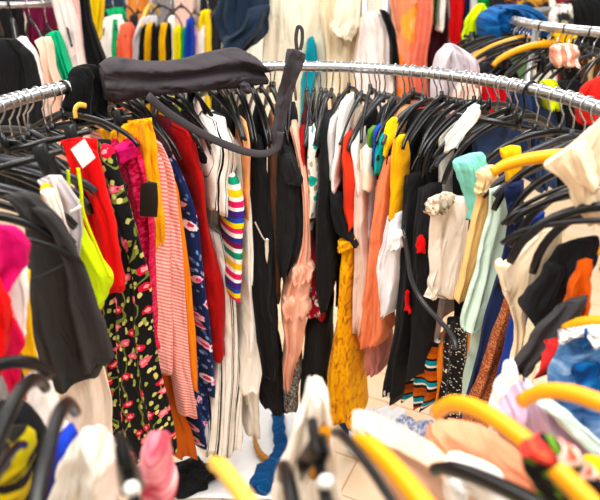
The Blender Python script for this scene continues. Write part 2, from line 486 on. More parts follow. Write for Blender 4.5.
# packed hangers on the high rail
def pack(a0, a1, step, label, group, kinds, jit=.6, yj=7):
    a = a0
    while a <= a1:
        on_ring(rnd.choice(kinds), a+rnd.uniform(-jit, jit), label, group, yaw=rnd.uniform(-yj, yj), tilt=rnd.uniform(-7, 7), roll=rnd.gauss(0, 5))
        a += step
pack(31, 88, 1.75, 'black hanger hooked on the far right stretch of the chrome rail, centre to right', 'hangers on the far right stretch of the rail', ['black', 'slim', 'droop', 'grey'])
pack(91.5, 148, 1.85, 'black hanger in the far left stretch of the rail, beneath the long black garment', 'hangers beneath the long black garment', ['black', 'slim', 'black'])
pack(150, 211, 2.35, 'dark hanger hooked on the left end of the chrome rail, shoulder tip pointing inward', 'hangers on the left end of the rail', ['droop', 'grey', 'slim', 'black'], yj=5)
pack(-27, 29, 3.3, 'dark hanger hooked on the right end of the chrome rail, tip pointing inward', 'hangers on the right end of the rail', ['droop', 'droop', 'grey', 'slim'], yj=5)
# hangers that stand out on the high rail
on_ring('clip', 150, 'black clip hanger below the pointed end of the long black garment, over mustard fabric', yaw=0, tilt=2, roll=-13)
on_ring('clip', 171, 'black clip hanger lying level over the packed left hangers, beside the white card', yaw=4, roll=-14)
on_ring('clip', 187, 'black clip hanger at the left edge, over the packed left hangers', yaw=-4, roll=-15)
on_ring('clip', 29, 'black clip hanger over mint and cream clothes right of centre', yaw=-6, roll=-14)
on_ring('yellow', -7, 'yellow hanger turned sideways between black hangers above the cream cardigan', yaw=62, roll=2)
on_ring('yellow', -5, 'large yellow hanger under the right end of the rail, beside the cream jacket', yaw=-4, tilt=3, roll=-13)
on_ring('black', -15.5, 'black hanger with its tip over the cream cardigan, right of the mint shirt', yaw=2)
# hangers on the low near third
NEAR_HOOKS = []
def near(kind, tx, ty, dirdeg, label, roll=-18, tilt=0):
    """hanger on the low near rail whose inward tip shows at (tx, ty); its bar runs from the tip towards dirdeg"""
    th = math.radians(roll); d = math.radians(dirdeg)
    lx, lz = {'bent': (.202, -.158), 'arch': (.202, -.158), 'clip': (.18, -.085), 'wood': (.205, -.133)}.get(kind, (.207, -.145))
    off, dz = lx*math.cos(th)+lz*math.sin(th), -lx*math.sin(th)+lz*math.cos(th)
    t = at_z(tx, ty, NZ+dz)
    loc = (t.x+off*math.cos(d), t.y+off*math.sin(d), NZ); NEAR_HOOKS.append((round(loc[0], 3), round(loc[1], 3)))
    return hanger(kind, loc, d+PI, label, None, math.radians(tilt), th)
# ------------------------------------------------------------------ garments on the left of the ring
BLACK = plain('#1B1B1E', .8, .5); BLACK2 = plain('#232326', .75, .6); CHAR = plain('#3F3D3D', .62, .35, .5)
NAVY = plain('#1C2A55', .8); CREAM = plain('#F3E6D2', .85); WHITE = plain('#F6F1EC', .85); PEACH = plain('#F0B49C', .8)
RED = plain('#E3241C', .8); DRED = plain('#B3131A', .75); PINKHOT = plain('#E4124F', .8, .8); ORANGE = plain('#F08A12', .8)
MUST = plain('#EDAA1E', .8); NEON = plain('#C3DC0E', .75); GREYL = plain('#BDB6BA', .8); TEAL = plain('#19A9A8', .8)
GREEN = plain('#12A86B', .8); LILAC = plain('#CFB6D0', .8); CORAL = plain('#F1764F', .8); NUDE = plain('#E3BFA3', .8)
TAN = plain('#EDC287', .85, .5); MINT = plain('#CFE6D9', .75); RUST = plain('#C4601A', .8); MAGENTA = plain('#D8106A', .75)
M_BFLOR = floral('black_rose_print', '#141416', ['#D8263F', '#E8677A'], ('#8FA04B', '#D9CE8A'), 38, .26, .22, '#F0A0A4', '#76803F')
M_NFLOR = floral('navy_blossom_print', '#182A60', ['#E9B9CF', '#F3E4EA'], ('#33538F', '#8CA6CF'), 38, .3, .18, '#D4487A')
M_RFLOR = floral('crimson_floral_print', '#B3122F', ['#F2E9E4', '#79C6C9'], ('#E9D9D0', '#3E2A3A'), 40, .3, .22, '#2FA7A5')
M_TFLOR = floral('teal_leaf_print', '#F4EFE4', ['#18A59B', '#2FB7A6'], ('#0F8B8D', '#E9C9A0'), 42, .36, .3, '#18A59B')
M_PSTR = stripes('pink_white_stripe', [(0, '#E4857E'), (.55, '#F1C0B7')], .0095, rot=.12)
M_BWSTR = stripes('black_white_stripe', [(0, '#F3EDE4'), (.42, '#1C1B1D'), (.48, '#F3EDE4'), (.55, '#1C1B1D'), (.68, '#F3EDE4'), (.9, '#8C8884'), (.93, '#F3EDE4')], .03, vert=True)
M_CROCH = stripes('crochet_bands', [(0, '#4B2C98'), (.09, '#F4EFE9'), (.14, '#E5306B'), (.22, '#F6F0E8'), (.28, '#F2C81E'), (.37, '#F6F0E8'), (.43, '#129A78'), (.52, '#F6F0E8'), (.58, '#8A1C55'), (.66, '#2C3A9E'), (.73, '#F6F0E8'), (.79, '#E63A6A'), (.86, '#F3D435'), (.93, '#2F55B5')], .205)
M_ORBLK = stripes('rust_blue_stripe', [(0, '#B9541E'), (.25, '#181A1C'), (.4, '#F0E7DD'), (.5, '#1B93A8'), (.7, '#181A1C'), (.8, '#C7672A')], .06, rot=.5)
M_MUSTP = patchy('mustard_print', [(.3, '#B56F12'), (.45, '#EBA425'), (.62, '#F3B740'), (.75, '#C98217')], 60, sx=2, sy=.6)
M_SPKG = speckle('grey_tweed', '#2E2C2E', '#CFC9C4', 330, .55)
M_SPKB = speckle('black_sequin', '#131316', '#E8E4E0', 240, .12, .4, .5)
M_BRGL = speckle('copper_glitter', '#9A5030', '#E8A57C', 420, .5, .6, .45)
M_DENIM = patchy('washed_denim', [(.3, '#2C5A96'), (.48, '#5E8FC4'), (.62, '#A9C8E4'), (.75, '#3B6CA8')], 14, sx=1, sy=2.2)
M_DENIMD = patchy('blue_denim', [(.3, '#123F7C'), (.55, '#1F66AC'), (.75, '#3F86C4')], 40)
M_YBSTR = stripes('yellow_black_stripe', [(0, '#EDBB1F'), (.5, '#1A1816'), (.75, '#EDBB1F')], .04, vert=True)
M_TEXR = patchy('crimson_lace', [(.35, '#B80A36'), (.5, '#E2124B'), (.65, '#F2447A')], 120)
M_GRST = plain('#8F8C90', .8)

G('scarf', 'magenta scarf hanging at the left edge, in front of the charcoal leather jacket', 'scarf', ('S', 219), [(-25, 228, 14, 226), (-25, 240, 29, 238), (-25, 258, 29, 255), (-25, 275, 20, 272), (-25, 292, 4, 290)], MAGENTA, k=1.5)
G('blouse', 'white blouse at the left edge, below the magenta scarf', 'blouse', ('S', 214.5), [(2, 252, 27, 250), (4, 280, 28, 280), (8, 305, 28, 305), (9, 325, 26, 324), (13, 333, 24, 332)], WHITE, k=1)
G('blouse', 'bright red blouse at the left edge, beside the white one', 'blouse', ('S', 223), [(-28, 280, 0, 278), (-28, 300, 11, 298), (-28, 320, 12, 318), (-28, 345, 10, 340), (-28, 372, 4, 362)], RED, k=1.5)
G('scarf', 'crimson scarf with a pale fold hanging lowest at the left edge', 'scarf', ('S', 217), [(-5, 318, 14, 318), (-3, 340, 26, 338), (0, 356, 19, 352), (3, 380, 22, 378), (10, 396, 26, 392)], PINKHOT, k=1.5)
G('tunic', 'mustard tunic with black stripes at its hem, beside the charcoal leather jacket', 'tunic', ('S', 211.5), [(10, 270, 29, 270), (14, 320, 32, 320), (18, 370, 42, 370), (28, 410, 58, 405), (40, 446, 67, 434)], M_YBSTR, k=1.5)
G('leather_jacket', 'charcoal leather jacket hanging on the left, creased near the shoulder', 'jacket', ('S', 206), [(6, 196, 34, 194), (16, 212, 60, 216), (25, 235, 74, 240), (27, 262, 84, 268), (27, 300, 97, 306), (30, 335, 109, 336), (40, 365, 114, 354), (53, 391, 110, 362)], CHAR, parts=[
    P_('sleeve', [(30, 208, 52, 212), (52, 232, 72, 240), (62, 262, 84, 266), (68, 300, 98, 304), (76, 340, 110, 334), (82, 372, 113, 356)], ('S', 208.4), CHAR, depth=.03),
    S_('seam', [(31, 280), (50, 272), (68, 262)], ('S', 209.6), .0022, CHAR)], body='jacket_body', k=2, amp=.008)
G('long_top', 'white long top behind the charcoal leather jacket, its hem showing below it', 'top', ('S', 200), [(40, 192, 56, 190), (46, 212, 64, 212), (52, 240, 74, 242), (56, 300, 86, 300), (56, 360, 103, 360), (58, 400, 112, 398), (58, 436, 113, 428), (70, 447, 106, 443)], plain('#F1E2D6', .8), k=3, amp=.008, parts=[
    S_('ribbon', [(103, 372), (105, 392), (111, 404)], ('S', 198.5), .003, PINKHOT)], body='bodice')
G('top', 'mustard top peeking out between white and lilac-grey straps on the left', 'top', ('S', 195), [(40, 188, 48, 184), (42, 196, 56, 194), (46, 210, 60, 215), (50, 225, 60, 225)], MUST, k=1)
G('camisole', 'lilac-grey camisole with crossed white straps on the left', 'camisole', ('S', 191), [(38, 180, 62, 176), (46, 195, 76, 195), (54, 220, 82, 218), (62, 245, 82, 245), (68, 264, 76, 262)], GREYL, k=2, parts=[
    S_('strap', [(44, 196), (54, 217), (70, 212), (81, 206)], ('S', 193.5), .0028, WHITE),
    S_('strap', [(52, 178), (62, 210), (66, 232)], ('S', 193.5), .0026, WHITE)], body='bodice')
G('camisole', 'neon yellow-green camisole hanging in front of the red top', 'camisole', ('S', 185), [(62, 205, 80, 200), (66, 228, 84, 226), (68, 250, 94, 248), (70, 268, 108, 270), (76, 285, 112, 284), (84, 300, 108, 296), (92, 309, 103, 305)], NEON, k=2, parts=[
    S_('strap', [(78, 168), (81, 190), (84, 215), (100, 255), (110, 278)], ('S', 187), .0032, plain('#DDE62A', .6)),
    S_('strap', [(68, 170), (70, 200), (74, 232)], ('S', 187), .003, NEON)], body='bodice')
G('top', 'bright red long-sleeved top between the neon camisole and the black floral dress', 'top', ('S', 171), [(62, 140, 96, 140), (72, 165, 100, 168), (80, 195, 106, 195), (88, 225, 114, 228), (94, 255, 119, 255), (100, 280, 123, 284), (105, 288, 121, 290)], RED, k=1.5, parts=[
    P_('sleeve', [(84, 150, 97, 152), (92, 180, 104, 184), (100, 220, 114, 222), (106, 255, 119, 256), (107, 284, 123, 288)], ('S', 173.5), RED)], body='bodice')
G('dress', 'black floral dress with red roses, hanging on the left of the ring', 'dress', ('S', 160), [(80, 142, 110, 140), (86, 170, 118, 172), (92, 205, 127, 205), (96, 245, 138, 245), (96, 290, 150, 290), (94, 340, 154, 340), (94, 390, 161, 388), (96, 430, 170, 428), (104, 464, 173, 456)], M_BFLOR, k=3.2, amp=.012, parts=[
    P_('sleeve', [(98, 146, 111, 146), (106, 175, 119, 177), (112, 205, 127, 206), (118, 240, 137, 242)], ('S', 162.4), M_BFLOR)], body='bodice')
G('dress', 'hot pink lace dress with a ruffled neck, between floral dress and striped sweater', 'dress', ('S', 151), [(108, 140, 136, 138), (114, 165, 144, 165), (120, 195, 150, 195), (124, 235, 153, 235), (126, 275, 155, 280), (132, 320, 158, 325), (138, 350, 160, 350)], M_TEXR, k=2.5, amp=.012, parts=[
    P_('ruffle', [(116, 145, 131, 143), (114, 152, 134, 151), (118, 160, 132, 160)], ('S', 154), MAGENTA, depth=.05)], body='bodice')
G('jacket', 'mustard jacket with a dark swing tag at the top of the left ring', 'jacket', ('S', 147), [(96, 130, 150, 118), (110, 150, 155, 148), (124, 180, 157, 180), (138, 214, 160, 216), (142, 250, 160, 250)], MUST, k=2, parts=[
    P_('collar', [(112, 132, 132, 122), (112, 146, 134, 138), (118, 152, 134, 148)], ('S', 150), MUST),
    P_('placket', [(138, 122, 148, 121), (140, 150, 151, 148), (142, 190, 153, 190)], ('S', 149.5), MUST, depth=.014),
    P_('swing_tag', [(141, 184, 157, 183), (140, 200, 158, 200), (140, 216, 157, 217)], ('S', 155), hard('dark_card', '#2A2420', .6), depth=.003, n=8, amp=0, hem=0, taper=False)], body='jacket_body')
G('sweater', 'pink and white striped sweater hanging in front of orange clothes', 'sweater', ('F', .385), [(149, 134, 158, 134), (151, 155, 168, 152), (152, 190, 176, 190), (153, 240, 178, 240), (155, 290, 179, 290), (156, 340, 180, 340), (157, 374, 178, 376)], M_PSTR, depth=.24, k=1.4, amp=.007, parts=[
    P_('sleeve', [(158, 140, 167, 146), (168, 170, 176, 172), (172, 210, 180, 210), (174, 260, 185, 260), (175, 310, 189, 310), (178, 360, 192, 360), (183, 400, 197, 398), (186, 420, 198, 415)], ('F', .375), M_PSTR, depth=.05, k=1)], body='body_panel')
G('cardigan', 'long orange cardigan directly right of the pink striped sweater', 'cardigan', ('F', .40), [(158, 146, 172, 150), (166, 180, 182, 180), (174, 220, 190, 220), (180, 270, 196, 270), (184, 320, 200, 320), (188, 370, 204, 370), (191, 392, 204, 391)], ORANGE, depth=.24, k=1.2)
G('dress', 'rust orange dress whose hem shows below the pink striped sweater', 'dress', ('F', .43), [(152, 260, 166, 260), (154, 330, 172, 330), (160, 375, 180, 375), (166, 410, 190, 410), (172, 440, 202, 438), (179, 460, 204, 456)], RUST, depth=.2, k=2)
G('blouse', 'navy blossom-print blouse between orange cardigan and dark red dress', 'blouse', ('F', .405), [(166, 150, 182, 150), (176, 180, 190, 178), (185, 215, 201, 215), (191, 260, 207, 260), (198, 310, 213, 310), (203, 350, 217, 350), (206, 385, 219, 380), (208, 399, 218, 398)], M_NFLOR, depth=.2, k=1.3)
G('skirt', 'navy blossom-print skirt hanging lower, left of the striped trousers', 'skirt', ('F', .44), [(188, 330, 208, 330), (188, 375, 210, 375), (191, 410, 213, 410), (196, 436, 215, 434), (200, 449, 214, 447)], M_NFLOR, depth=.14, k=1.6)
G('dress', 'dark red sleeveless dress left of the black-striped white trousers', 'dress', ('F', .40), [(188, 138, 204, 132), (194, 180, 208, 172), (200, 220, 213, 220), (205, 260, 222, 260), (208, 292, 230, 290), (211, 330, 231, 330), (215, 363, 231, 359)], DRED, depth=.24, k=1.2)
G('blouse', 'black and white striped blouse bunched above the crochet sleeve', 'blouse', ('F', .39), [(218, 126, 234, 122), (214, 145, 240, 145), (212, 165, 242, 170), (213, 190, 236, 190), (215, 215, 232, 212)], M_BWSTR, depth=.2, k=2.2, amp=.016)
G('trousers', 'white trousers with thin black stripes, hem near the floor', 'trousers', ('F', .415), [(217, 240, 234, 240), (222, 290, 238, 290), (222, 340, 242, 340), (216, 385, 246, 385), (209, 430, 247, 430), (204, 462, 246, 452)], M_BWSTR, depth=.2, k=2.2, amp=.012)
G('cardigan', 'white crochet cardigan sleeve with rainbow coloured bands', 'cardigan', ('F', .375), [(230, 178, 240, 176), (230, 195, 246, 192), (231, 220, 248, 217), (231, 260, 246, 260), (231, 290, 244, 290), (233, 303, 242, 302)], M_CROCH, depth=.12, k=1)
G('dress', 'long white dress with a ruffled hem in the middle left', 'dress', ('F', .41), [(238, 150, 252, 148), (241, 195, 254, 195), (243, 245, 256, 245), (245, 290, 258, 290), (245, 325, 263, 325), (240, 360, 268, 356), (237, 388, 264, 384), (240, 396, 262, 393)], plain('#F1EBE3', .8), depth=.22, k=1.6, amp=.012, parts=[
    P_('underskirt', [(244, 370, 260, 370), (246, 400, 262, 398), (247, 440, 262, 436)], ('F', .44), plain('#E5DDD3', .8), depth=.1)], body='bodice')
G('top', 'narrow apricot top beside the white dress, near the long black strap', 'top', ('F', .385), [(246, 126, 251, 126), (246, 160, 253, 158), (246, 195, 252, 195), (247, 222, 251, 222)], plain('#EFA675', .8), depth=.18)
G('dress', 'black dress with a silver zip pull, left of centre', 'dress', ('F', .395), [(253, 148, 268, 146), (251, 190, 273, 190), (250, 240, 277, 240), (250, 285, 281, 290), (253, 330, 283, 330), (258, 360, 283, 358), (261, 380, 282, 383)], BLACK, depth=.24, k=2, parts=[
    S_('zip', [(255, 222), (262, 236), (266, 243), (267, 262)], ('F', .383), .0022, M_CHR),
    P_('zip_pull', [(265, 240, 269, 240), (265, 250, 269, 250), (266, 262, 268, 262)], ('F', .38), M_CHR, depth=.004, amp=0)], body='bodice')
G('top', 'black top with a ragged hem hanging over the peach ruffled blouse', 'top', ('F', .372), [(277, 150, 290, 144), (278, 175, 300, 168), (276, 205, 303, 208), (276, 235, 305, 242), (277, 262, 297, 260), (279, 284, 288, 278)], BLACK2, depth=.16, k=2.2, amp=.014, parts=[
    P_('frill', [(280, 160, 292, 155), (282, 176, 300, 172), (286, 186, 304, 184)], ('F', .36), BLACK2, depth=.05)], body='bodice')
G('skirt', 'black skirt hem hanging lowest beneath the zipped black dress', 'skirt', ('F', .43), [(256, 350, 284, 350), (257, 385, 288, 385), (259, 402, 292, 402), (263, 413, 290, 418)], BLACK, depth=.18, k=2)
G('blouse', 'peach pink blouse with ruffled front left of the black long top', 'blouse', ('F', .372), [(288, 134, 297, 134), (298, 170, 306, 170), (302, 210, 309, 210), (300, 245, 311, 250), (291, 275, 312, 282), (283, 298, 311, 304), (279, 325, 307, 328), (283, 352, 302, 355), (281, 375, 293, 380), (284, 393, 291, 392)], PEACH, depth=.2, k=2.4, amp=.016, parts=[
    P_('ruffle', [(292, 268, 308, 262), (288, 276, 314, 270), (290, 286, 312, 282)], ('F', .372), PEACH, depth=.06, k=3, amp=.01),
    P_('ruffle', [(284, 300, 306, 296), (281, 310, 312, 306), (284, 322, 310, 318)], ('F', .37), PEACH, depth=.06, k=3, amp=.01)], body='bodice')
G('skirt', 'grey speckled tweed skirt under the peach ruffled blouse', 'skirt', ('F', .415), [(287, 330, 304, 330), (284, 370, 303, 370), (282, 398, 300, 398), (284, 413, 298, 415)], M_SPKG, depth=.18, k=1.2)
G('top', 'crimson top strip between peach blouse and teal leaf-print top', 'top', ('F', .40), [(298, 138, 306, 136), (299, 170, 306, 168), (301, 196, 306, 195)], DRED, depth=.2)
G('top', 'white top with teal leaf print at the centre of the ring', 'top', ('F', .39), [(305, 132, 319, 130), (305, 160, 320, 158), (306, 190, 319, 190), (307, 222, 316, 220)], M_TFLOR, depth=.2)
G('dress', 'crimson floral print dress showing beneath the teal leaf-print top', 'dress', ('F', .41), [(303, 205, 315, 205), (303, 250, 314, 250), (303, 288, 328, 288), (304, 318, 326, 322)], M_RFLOR, depth=.2, k=1.4)
G('blouse', 'black long blouse with a slanted hem at the centre', 'blouse', ('F', .375), [(318, 124, 327, 124), (316, 160, 328, 160), (314, 200, 329, 200), (312, 240, 332, 240), (310, 280, 334, 272), (313, 302, 332, 292), (317, 318, 328, 310)], BLACK, depth=.2, k=1.5)
G('trousers', 'black trousers hanging behind the mustard dress', 'trousers', ('F', .42), [(310, 310, 332, 310), (302, 350, 330, 350), (298, 390, 328, 390), (298, 425, 326, 428)], BLACK2, depth=.2, k=1.4)
G('top', 'pale grey sleeveless top left of the pure white one at the centre', 'top', ('F', .395), [(325, 124, 335, 118), (325, 150, 334, 150), (328, 184, 334, 182)], plain('#CFCBCB', .8), depth=.2)
G('shirt', 'pure white shirt at the centre of the ring, highest of its neighbours', 'shirt', ('F', .385), [(335, 108, 344, 104), (333, 140, 342, 140), (329, 172, 337, 172), (329, 194, 336, 192)], WHITE, depth=.2)
G('blouse', 'coral red blouse with a ragged cuff above the mustard dress', 'blouse', ('F', .385), [(337, 142, 344, 140), (339, 168, 350, 164), (338, 188, 356, 184), (340, 210, 354, 208), (343, 228, 354, 230)], plain('#E8442F', .75), depth=.14, k=1.6, amp=.014)
G('top', 'white top with a red trim right of the coral red blouse', 'top', ('F', .40), [(347, 138, 354, 136), (349, 165, 358, 163), (352, 195, 362, 193)], WHITE, depth=.2)
G('scarf', 'black pointed scarf end hanging above the mustard dress', 'scarf', ('F', .372), [(327, 196, 338, 198), (330, 215, 342, 216), (334, 232, 350, 236), (344, 240, 357, 248)], BLACK, depth=.06)
G('dress', 'mustard print dress narrow at the top and flared at the hem, centre', 'dress', ('F', .378), [(338, 245, 351, 243), (336, 270, 352, 270), (334, 300, 350, 300), (331, 330, 352, 330), (325, 370, 355, 370), (321, 405, 358, 402), (321, 424, 360, 426)], M_MUSTP, depth=.16, k=2.4, amp=.014, parts=[
    P_('neckline', [(336, 243, 353, 241), (337, 252, 352, 251)], ('F', .372), M_MUSTP, depth=.05)], body='bodice')
G('dress', 'nude beige long dress right of the mustard print dress', 'dress', ('F', .40), [(352, 175, 362, 172), (352, 220, 363, 220), (351, 280, 366, 280), (350, 335, 362, 335)], plain('#E5CDBF', .8), depth=.07, k=1.4)
G('top', 'cream top with dotted neckline right of the coral red blouse', 'top', ('F', .392), [(357, 152, 367, 146), (358, 170, 370, 168), (361, 192, 369, 192)], CREAM, depth=.07)
G('dress', 'long pale lilac dress behind the coral orange dress', 'dress', ('F', .43), [(360, 190, 372, 190), (358, 260, 370, 260), (354, 320, 370, 320), (354, 342, 366, 342)], plain('#D9CCD2', .8), depth=.2, k=1.2)
G('top', 'royal blue top among small bright tops right of centre', 'top', ('F', .40), [(371, 130, 377, 128), (371, 150, 376, 148), (372, 168, 375, 168)], plain('#2450B8', .8), depth=.07)
G('top', 'teal sleeveless top among small bright tops right of centre', 'top', ('F', .392), [(376, 137, 382, 134), (373, 155, 382, 155), (373, 176, 378, 175)], TEAL, depth=.07)
G('top', 'bright yellow top beside the teal sleeveless one', 'top', ('F', .39), [(383, 124, 388, 121), (382, 140, 388, 140), (382, 158, 385, 156)], plain('#F1CF12', .8), depth=.07)
G('top', 'olive green top squeezed left of the royal blue one', 'top', ('F', .41), [(364, 132, 371, 130), (366, 160, 371, 160), (367, 182, 371, 182)], plain('#5F8A3C', .8), depth=.07)
G('dress', 'coral orange dress gathered into a flared hem, right of centre', 'dress', ('F', .388), [(379, 162, 388, 158), (373, 190, 387, 190), (368, 230, 383, 230), (363, 270, 384, 270), (358, 310, 385, 302), (353, 338, 386, 332), (354, 350, 380, 346)], plain('#EE8B64', .8), depth=.07, k=2.2, amp=.013, parts=[
    P_('underskirt', [(358, 340, 382, 336), (361, 360, 380, 358), (364, 375, 377, 376)], ('F', .41), plain('#C98377', .8), depth=.12, k=3)], body='bodice')
G('top', 'mustard yellow sleeveless top right of the coral orange dress', 'top', ('F', .378), [(388, 142, 397, 138), (388, 175, 398, 175), (388, 200, 396, 200), (387, 222, 394, 220)], plain('#F2B12B', .8), depth=.07)
G('blouse', 'white frilled blouse gathered between coral dress and black trousers', 'blouse', ('F', .37), [(384, 218, 394, 216), (380, 238, 398, 236), (375, 258, 398, 256), (374, 282, 395, 284), (377, 304, 390, 304), (381, 315, 387, 318)], plain('#EDE8EA', .8), depth=.07, k=2.4, amp=.013, parts=[
    P_('frill', [(388, 236, 399, 233), (386, 244, 400, 242), (388, 252, 399, 250)], ('F', .36), WHITE, depth=.04, k=2)], body='bodice')
G('trousers', 'black trousers with studs at the cuff, right of centre', 'trousers', ('F', .385), [(398, 178, 412, 176), (397, 230, 412, 230), (396, 280, 411, 280), (391, 320, 409, 320), (385, 362, 400, 362), (380, 396, 393, 404)], BLACK, depth=.07, k=1.2, parts=[
    P_('stud', [(383, 392, 385, 392), (383, 395, 385, 395)], ('F', .378), M_CHR, depth=.004, amp=0),
    P_('stud', [(387, 394, 389, 394), (387, 397, 389, 397)], ('F', .378), M_CHR, depth=.004, amp=0)], body='trouser_leg')
G('jacket', 'black jacket with a red bow tag left of the cream blouse', 'jacket', ('F', .39), [(411, 190, 430, 186), (409, 230, 430, 230), (408, 270, 426, 270), (407, 310, 424, 310), (405, 350, 418, 350), (403, 378, 413, 380)], BLACK2, depth=.07, k=1.4, parts=[
    P_('bow', [(416, 238, 422, 236), (414, 246, 424, 246), (415, 254, 423, 253)], ('F', .374), RED, depth=.01),
    P_('bow', [(404, 292, 408, 292), (404, 304, 408, 304), (403, 312, 411, 312)], ('F', .374), RED, depth=.01)], body='jacket_body')
G('skirt', 'rust, blue and black diagonally striped skirt hem near the floor, right of centre', 'skirt', ('F', .43), [(414, 345, 430, 345), (412, 368, 432, 368), (410, 390, 430, 392), (411, 410, 424, 410)], M_ORBLK, depth=.14, k=1.4)
G('skirt', 'rust and white striped skirt hem beside the studded trousers', 'skirt', ('F', .45), [(397, 372, 410, 370), (395, 388, 412, 386), (396, 400, 410, 402)], M_ORBLK, depth=.1, k=1)
G('dress', 'orange dress with thin dark lines behind the sequinned black trousers', 'dress', ('F', .46), [(432, 330, 452, 326), (428, 360, 448, 360), (430, 390, 446, 390), (430, 408, 442, 408)], plain('#F08A3C', .8), depth=.16, k=1.2)
# ------------------------------------------------------------------ right side of the ring
G('blouse', 'cream short-sleeved blouse with a lace neck on black hangers, right of centre', 'blouse', ('S', 34), [(432, 200, 448, 192), (431, 212, 466, 200), (430, 236, 467, 222), (430, 262, 461, 256), (427, 285, 458, 280), (424, 298, 452, 294)], plain('#F1E4D6', .85), depth=.03, k=2, parts=[
    P_('sleeve', [(452, 200, 466, 196), (448, 222, 466, 220), (440, 250, 463, 250), (432, 280, 458, 280), (430, 296, 455, 292)], ('S', 32), plain('#F1E4D6', .85)),
    P_('lace_neck', [(429, 199, 452, 192), (428, 206, 452, 201), (428, 214, 440, 212)], ('S', 32.6), plain('#EAD9C4', .9), depth=.02, k=4)], body='bodice')
G('skirt', 'pale pinkish narrow skirt hanging below the cream short-sleeved blouse', 'skirt', ('S', 40), [(424, 290, 446, 286), (421, 320, 440, 318), (419, 345, 434, 345), (417, 366, 428, 366)], plain('#DDC9BE', .8), depth=.04, k=1.4)
G('sweater', 'apricot knitted sweater with a pleated shoulder between cream blouse and mint shirt', 'sweater', ('S', 16), [(478, 178, 492, 168), (480, 190, 495, 178), (472, 215, 491, 205), (467, 245, 485, 240), (458, 275, 476, 272), (452, 298, 468, 302)], TAN, k=1.3, parts=[
    P_('pleated_shoulder', [(478, 172, 493, 165), (478, 184, 496, 176), (476, 192, 494, 188)], ('S', 14.4), plain('#F5D7A6', .85), depth=.03, k=5, amp=.004)], body='sleeve')
G('shirt', 'pale mint shirt with a long sleeve hanging on the right of the ring', 'shirt', ('S', 9), [(490, 190, 510, 186), (488, 212, 511, 205), (482, 240, 507, 236), (476, 265, 499, 265), (468, 295, 490, 296), (461, 322, 482, 322), (462, 328, 473, 329)], MINT, k=2.2, amp=.009, parts=[
    P_('shirt_tail', [(476, 300, 490, 300), (470, 350, 484, 345), (464, 390, 478, 388), (462, 420, 472, 418)], ('S', 11.5), plain('#BBD3C7', .8))], body='sleeve')
G('trousers', 'black trousers sprinkled with silver sequins, right of centre', 'trousers', ('S', 30), [(446, 320, 468, 316), (444, 345, 466, 345), (441, 380, 462, 380), (436, 405, 460, 404), (434, 422, 455, 424)], M_SPKB, k=1.2)
G('coat', 'long dark navy coat right of the mint shirt', 'coat', ('S', 2.5), [(504, 190, 524, 180), (508, 230, 524, 230), (498, 275, 518, 275), (487, 315, 508, 315), (476, 360, 496, 355), (465, 405, 482, 400), (456, 440, 472, 440)], NAVY, k=1.4, parts=[
    P_('lapel', [(508, 205, 516, 202), (504, 250, 514, 250), (496, 285, 506, 285)], ('S', .6), NAVY, depth=.012)], body='coat_body')
G('skirt', 'long copper glitter skirt hanging right of the navy coat', 'skirt', ('S', -5), [(508, 288, 522, 284), (500, 315, 516, 315), (486, 352, 508, 350), (473, 390, 498, 390), (462, 425, 488, 425), (454, 452, 478, 452)], M_BRGL, k=1.6, amp=.007)
G('dress', 'royal blue dress between copper skirt and cream cardigan', 'dress', ('S', -10), [(520, 226, 545, 212), (518, 270, 536, 270), (512, 315, 528, 318), (504, 345, 520, 350), (495, 382, 513, 382), (489, 418, 503, 418)], plain('#1D3FA0', .75), k=1.4)
G('cardigan', 'cream cardigan with a pointed cuff hanging on the right', 'cardigan', ('S', -14), [(536, 236, 566, 218), (512, 256, 562, 244), (496, 268, 556, 266), (502, 288, 546, 290), (510, 305, 530, 304), (512, 325, 526, 325), (514, 342, 524, 342), (510, 364, 518, 366)], plain('#F4E2C6', .85), k=2, amp=.007, parts=[
    P_('cuff', [(494, 263, 502, 259), (495, 268, 508, 270), (503, 290, 512, 290)], ('S', -15.6), plain('#F4E2C6', .85), depth=.02)], body='cardigan_body')
G('t_shirt', 'black t-shirt with an angular sleeve on the right', 't-shirt', ('S', -19), [(556, 246, 600, 236), (548, 262, 598, 262), (532, 285, 580, 285), (519, 302, 565, 308), (528, 316, 552, 322), (538, 328, 546, 330)], plain('#2A2A2E', .8), k=2, amp=.006, parts=[
    P_('sleeve', [(546, 262, 566, 268), (532, 284, 560, 292), (519, 301, 553, 312), (530, 318, 547, 326)], ('S', -21), plain('#2A2A2E', .8), depth=.02)], body='body_panel')
G('blouse', 'bright orange blouse strip above the blue jeans on the right', 'blouse', ('S', -23), [(578, 262, 592, 260), (570, 280, 592, 278), (563, 302, 590, 300), (556, 324, 590, 324)], plain('#EC6A22', .8), k=1.4)
G('jacket', 'charcoal grey jacket sleeve left of the blue jeans', 'jacket', ('S', -26), [(556, 306, 588, 296), (538, 325, 580, 320), (524, 345, 558, 345), (513, 362, 540, 362), (515, 374, 530, 374)], plain('#4B4A4D', .8), k=1.6)
G('top', 'red top edge just left of the blue jeans', 'top', ('S', -30), [(546, 340, 600, 332), (542, 358, 590, 358), (538, 372, 580, 376)], plain('#DB3B3B', .8), k=1.2)
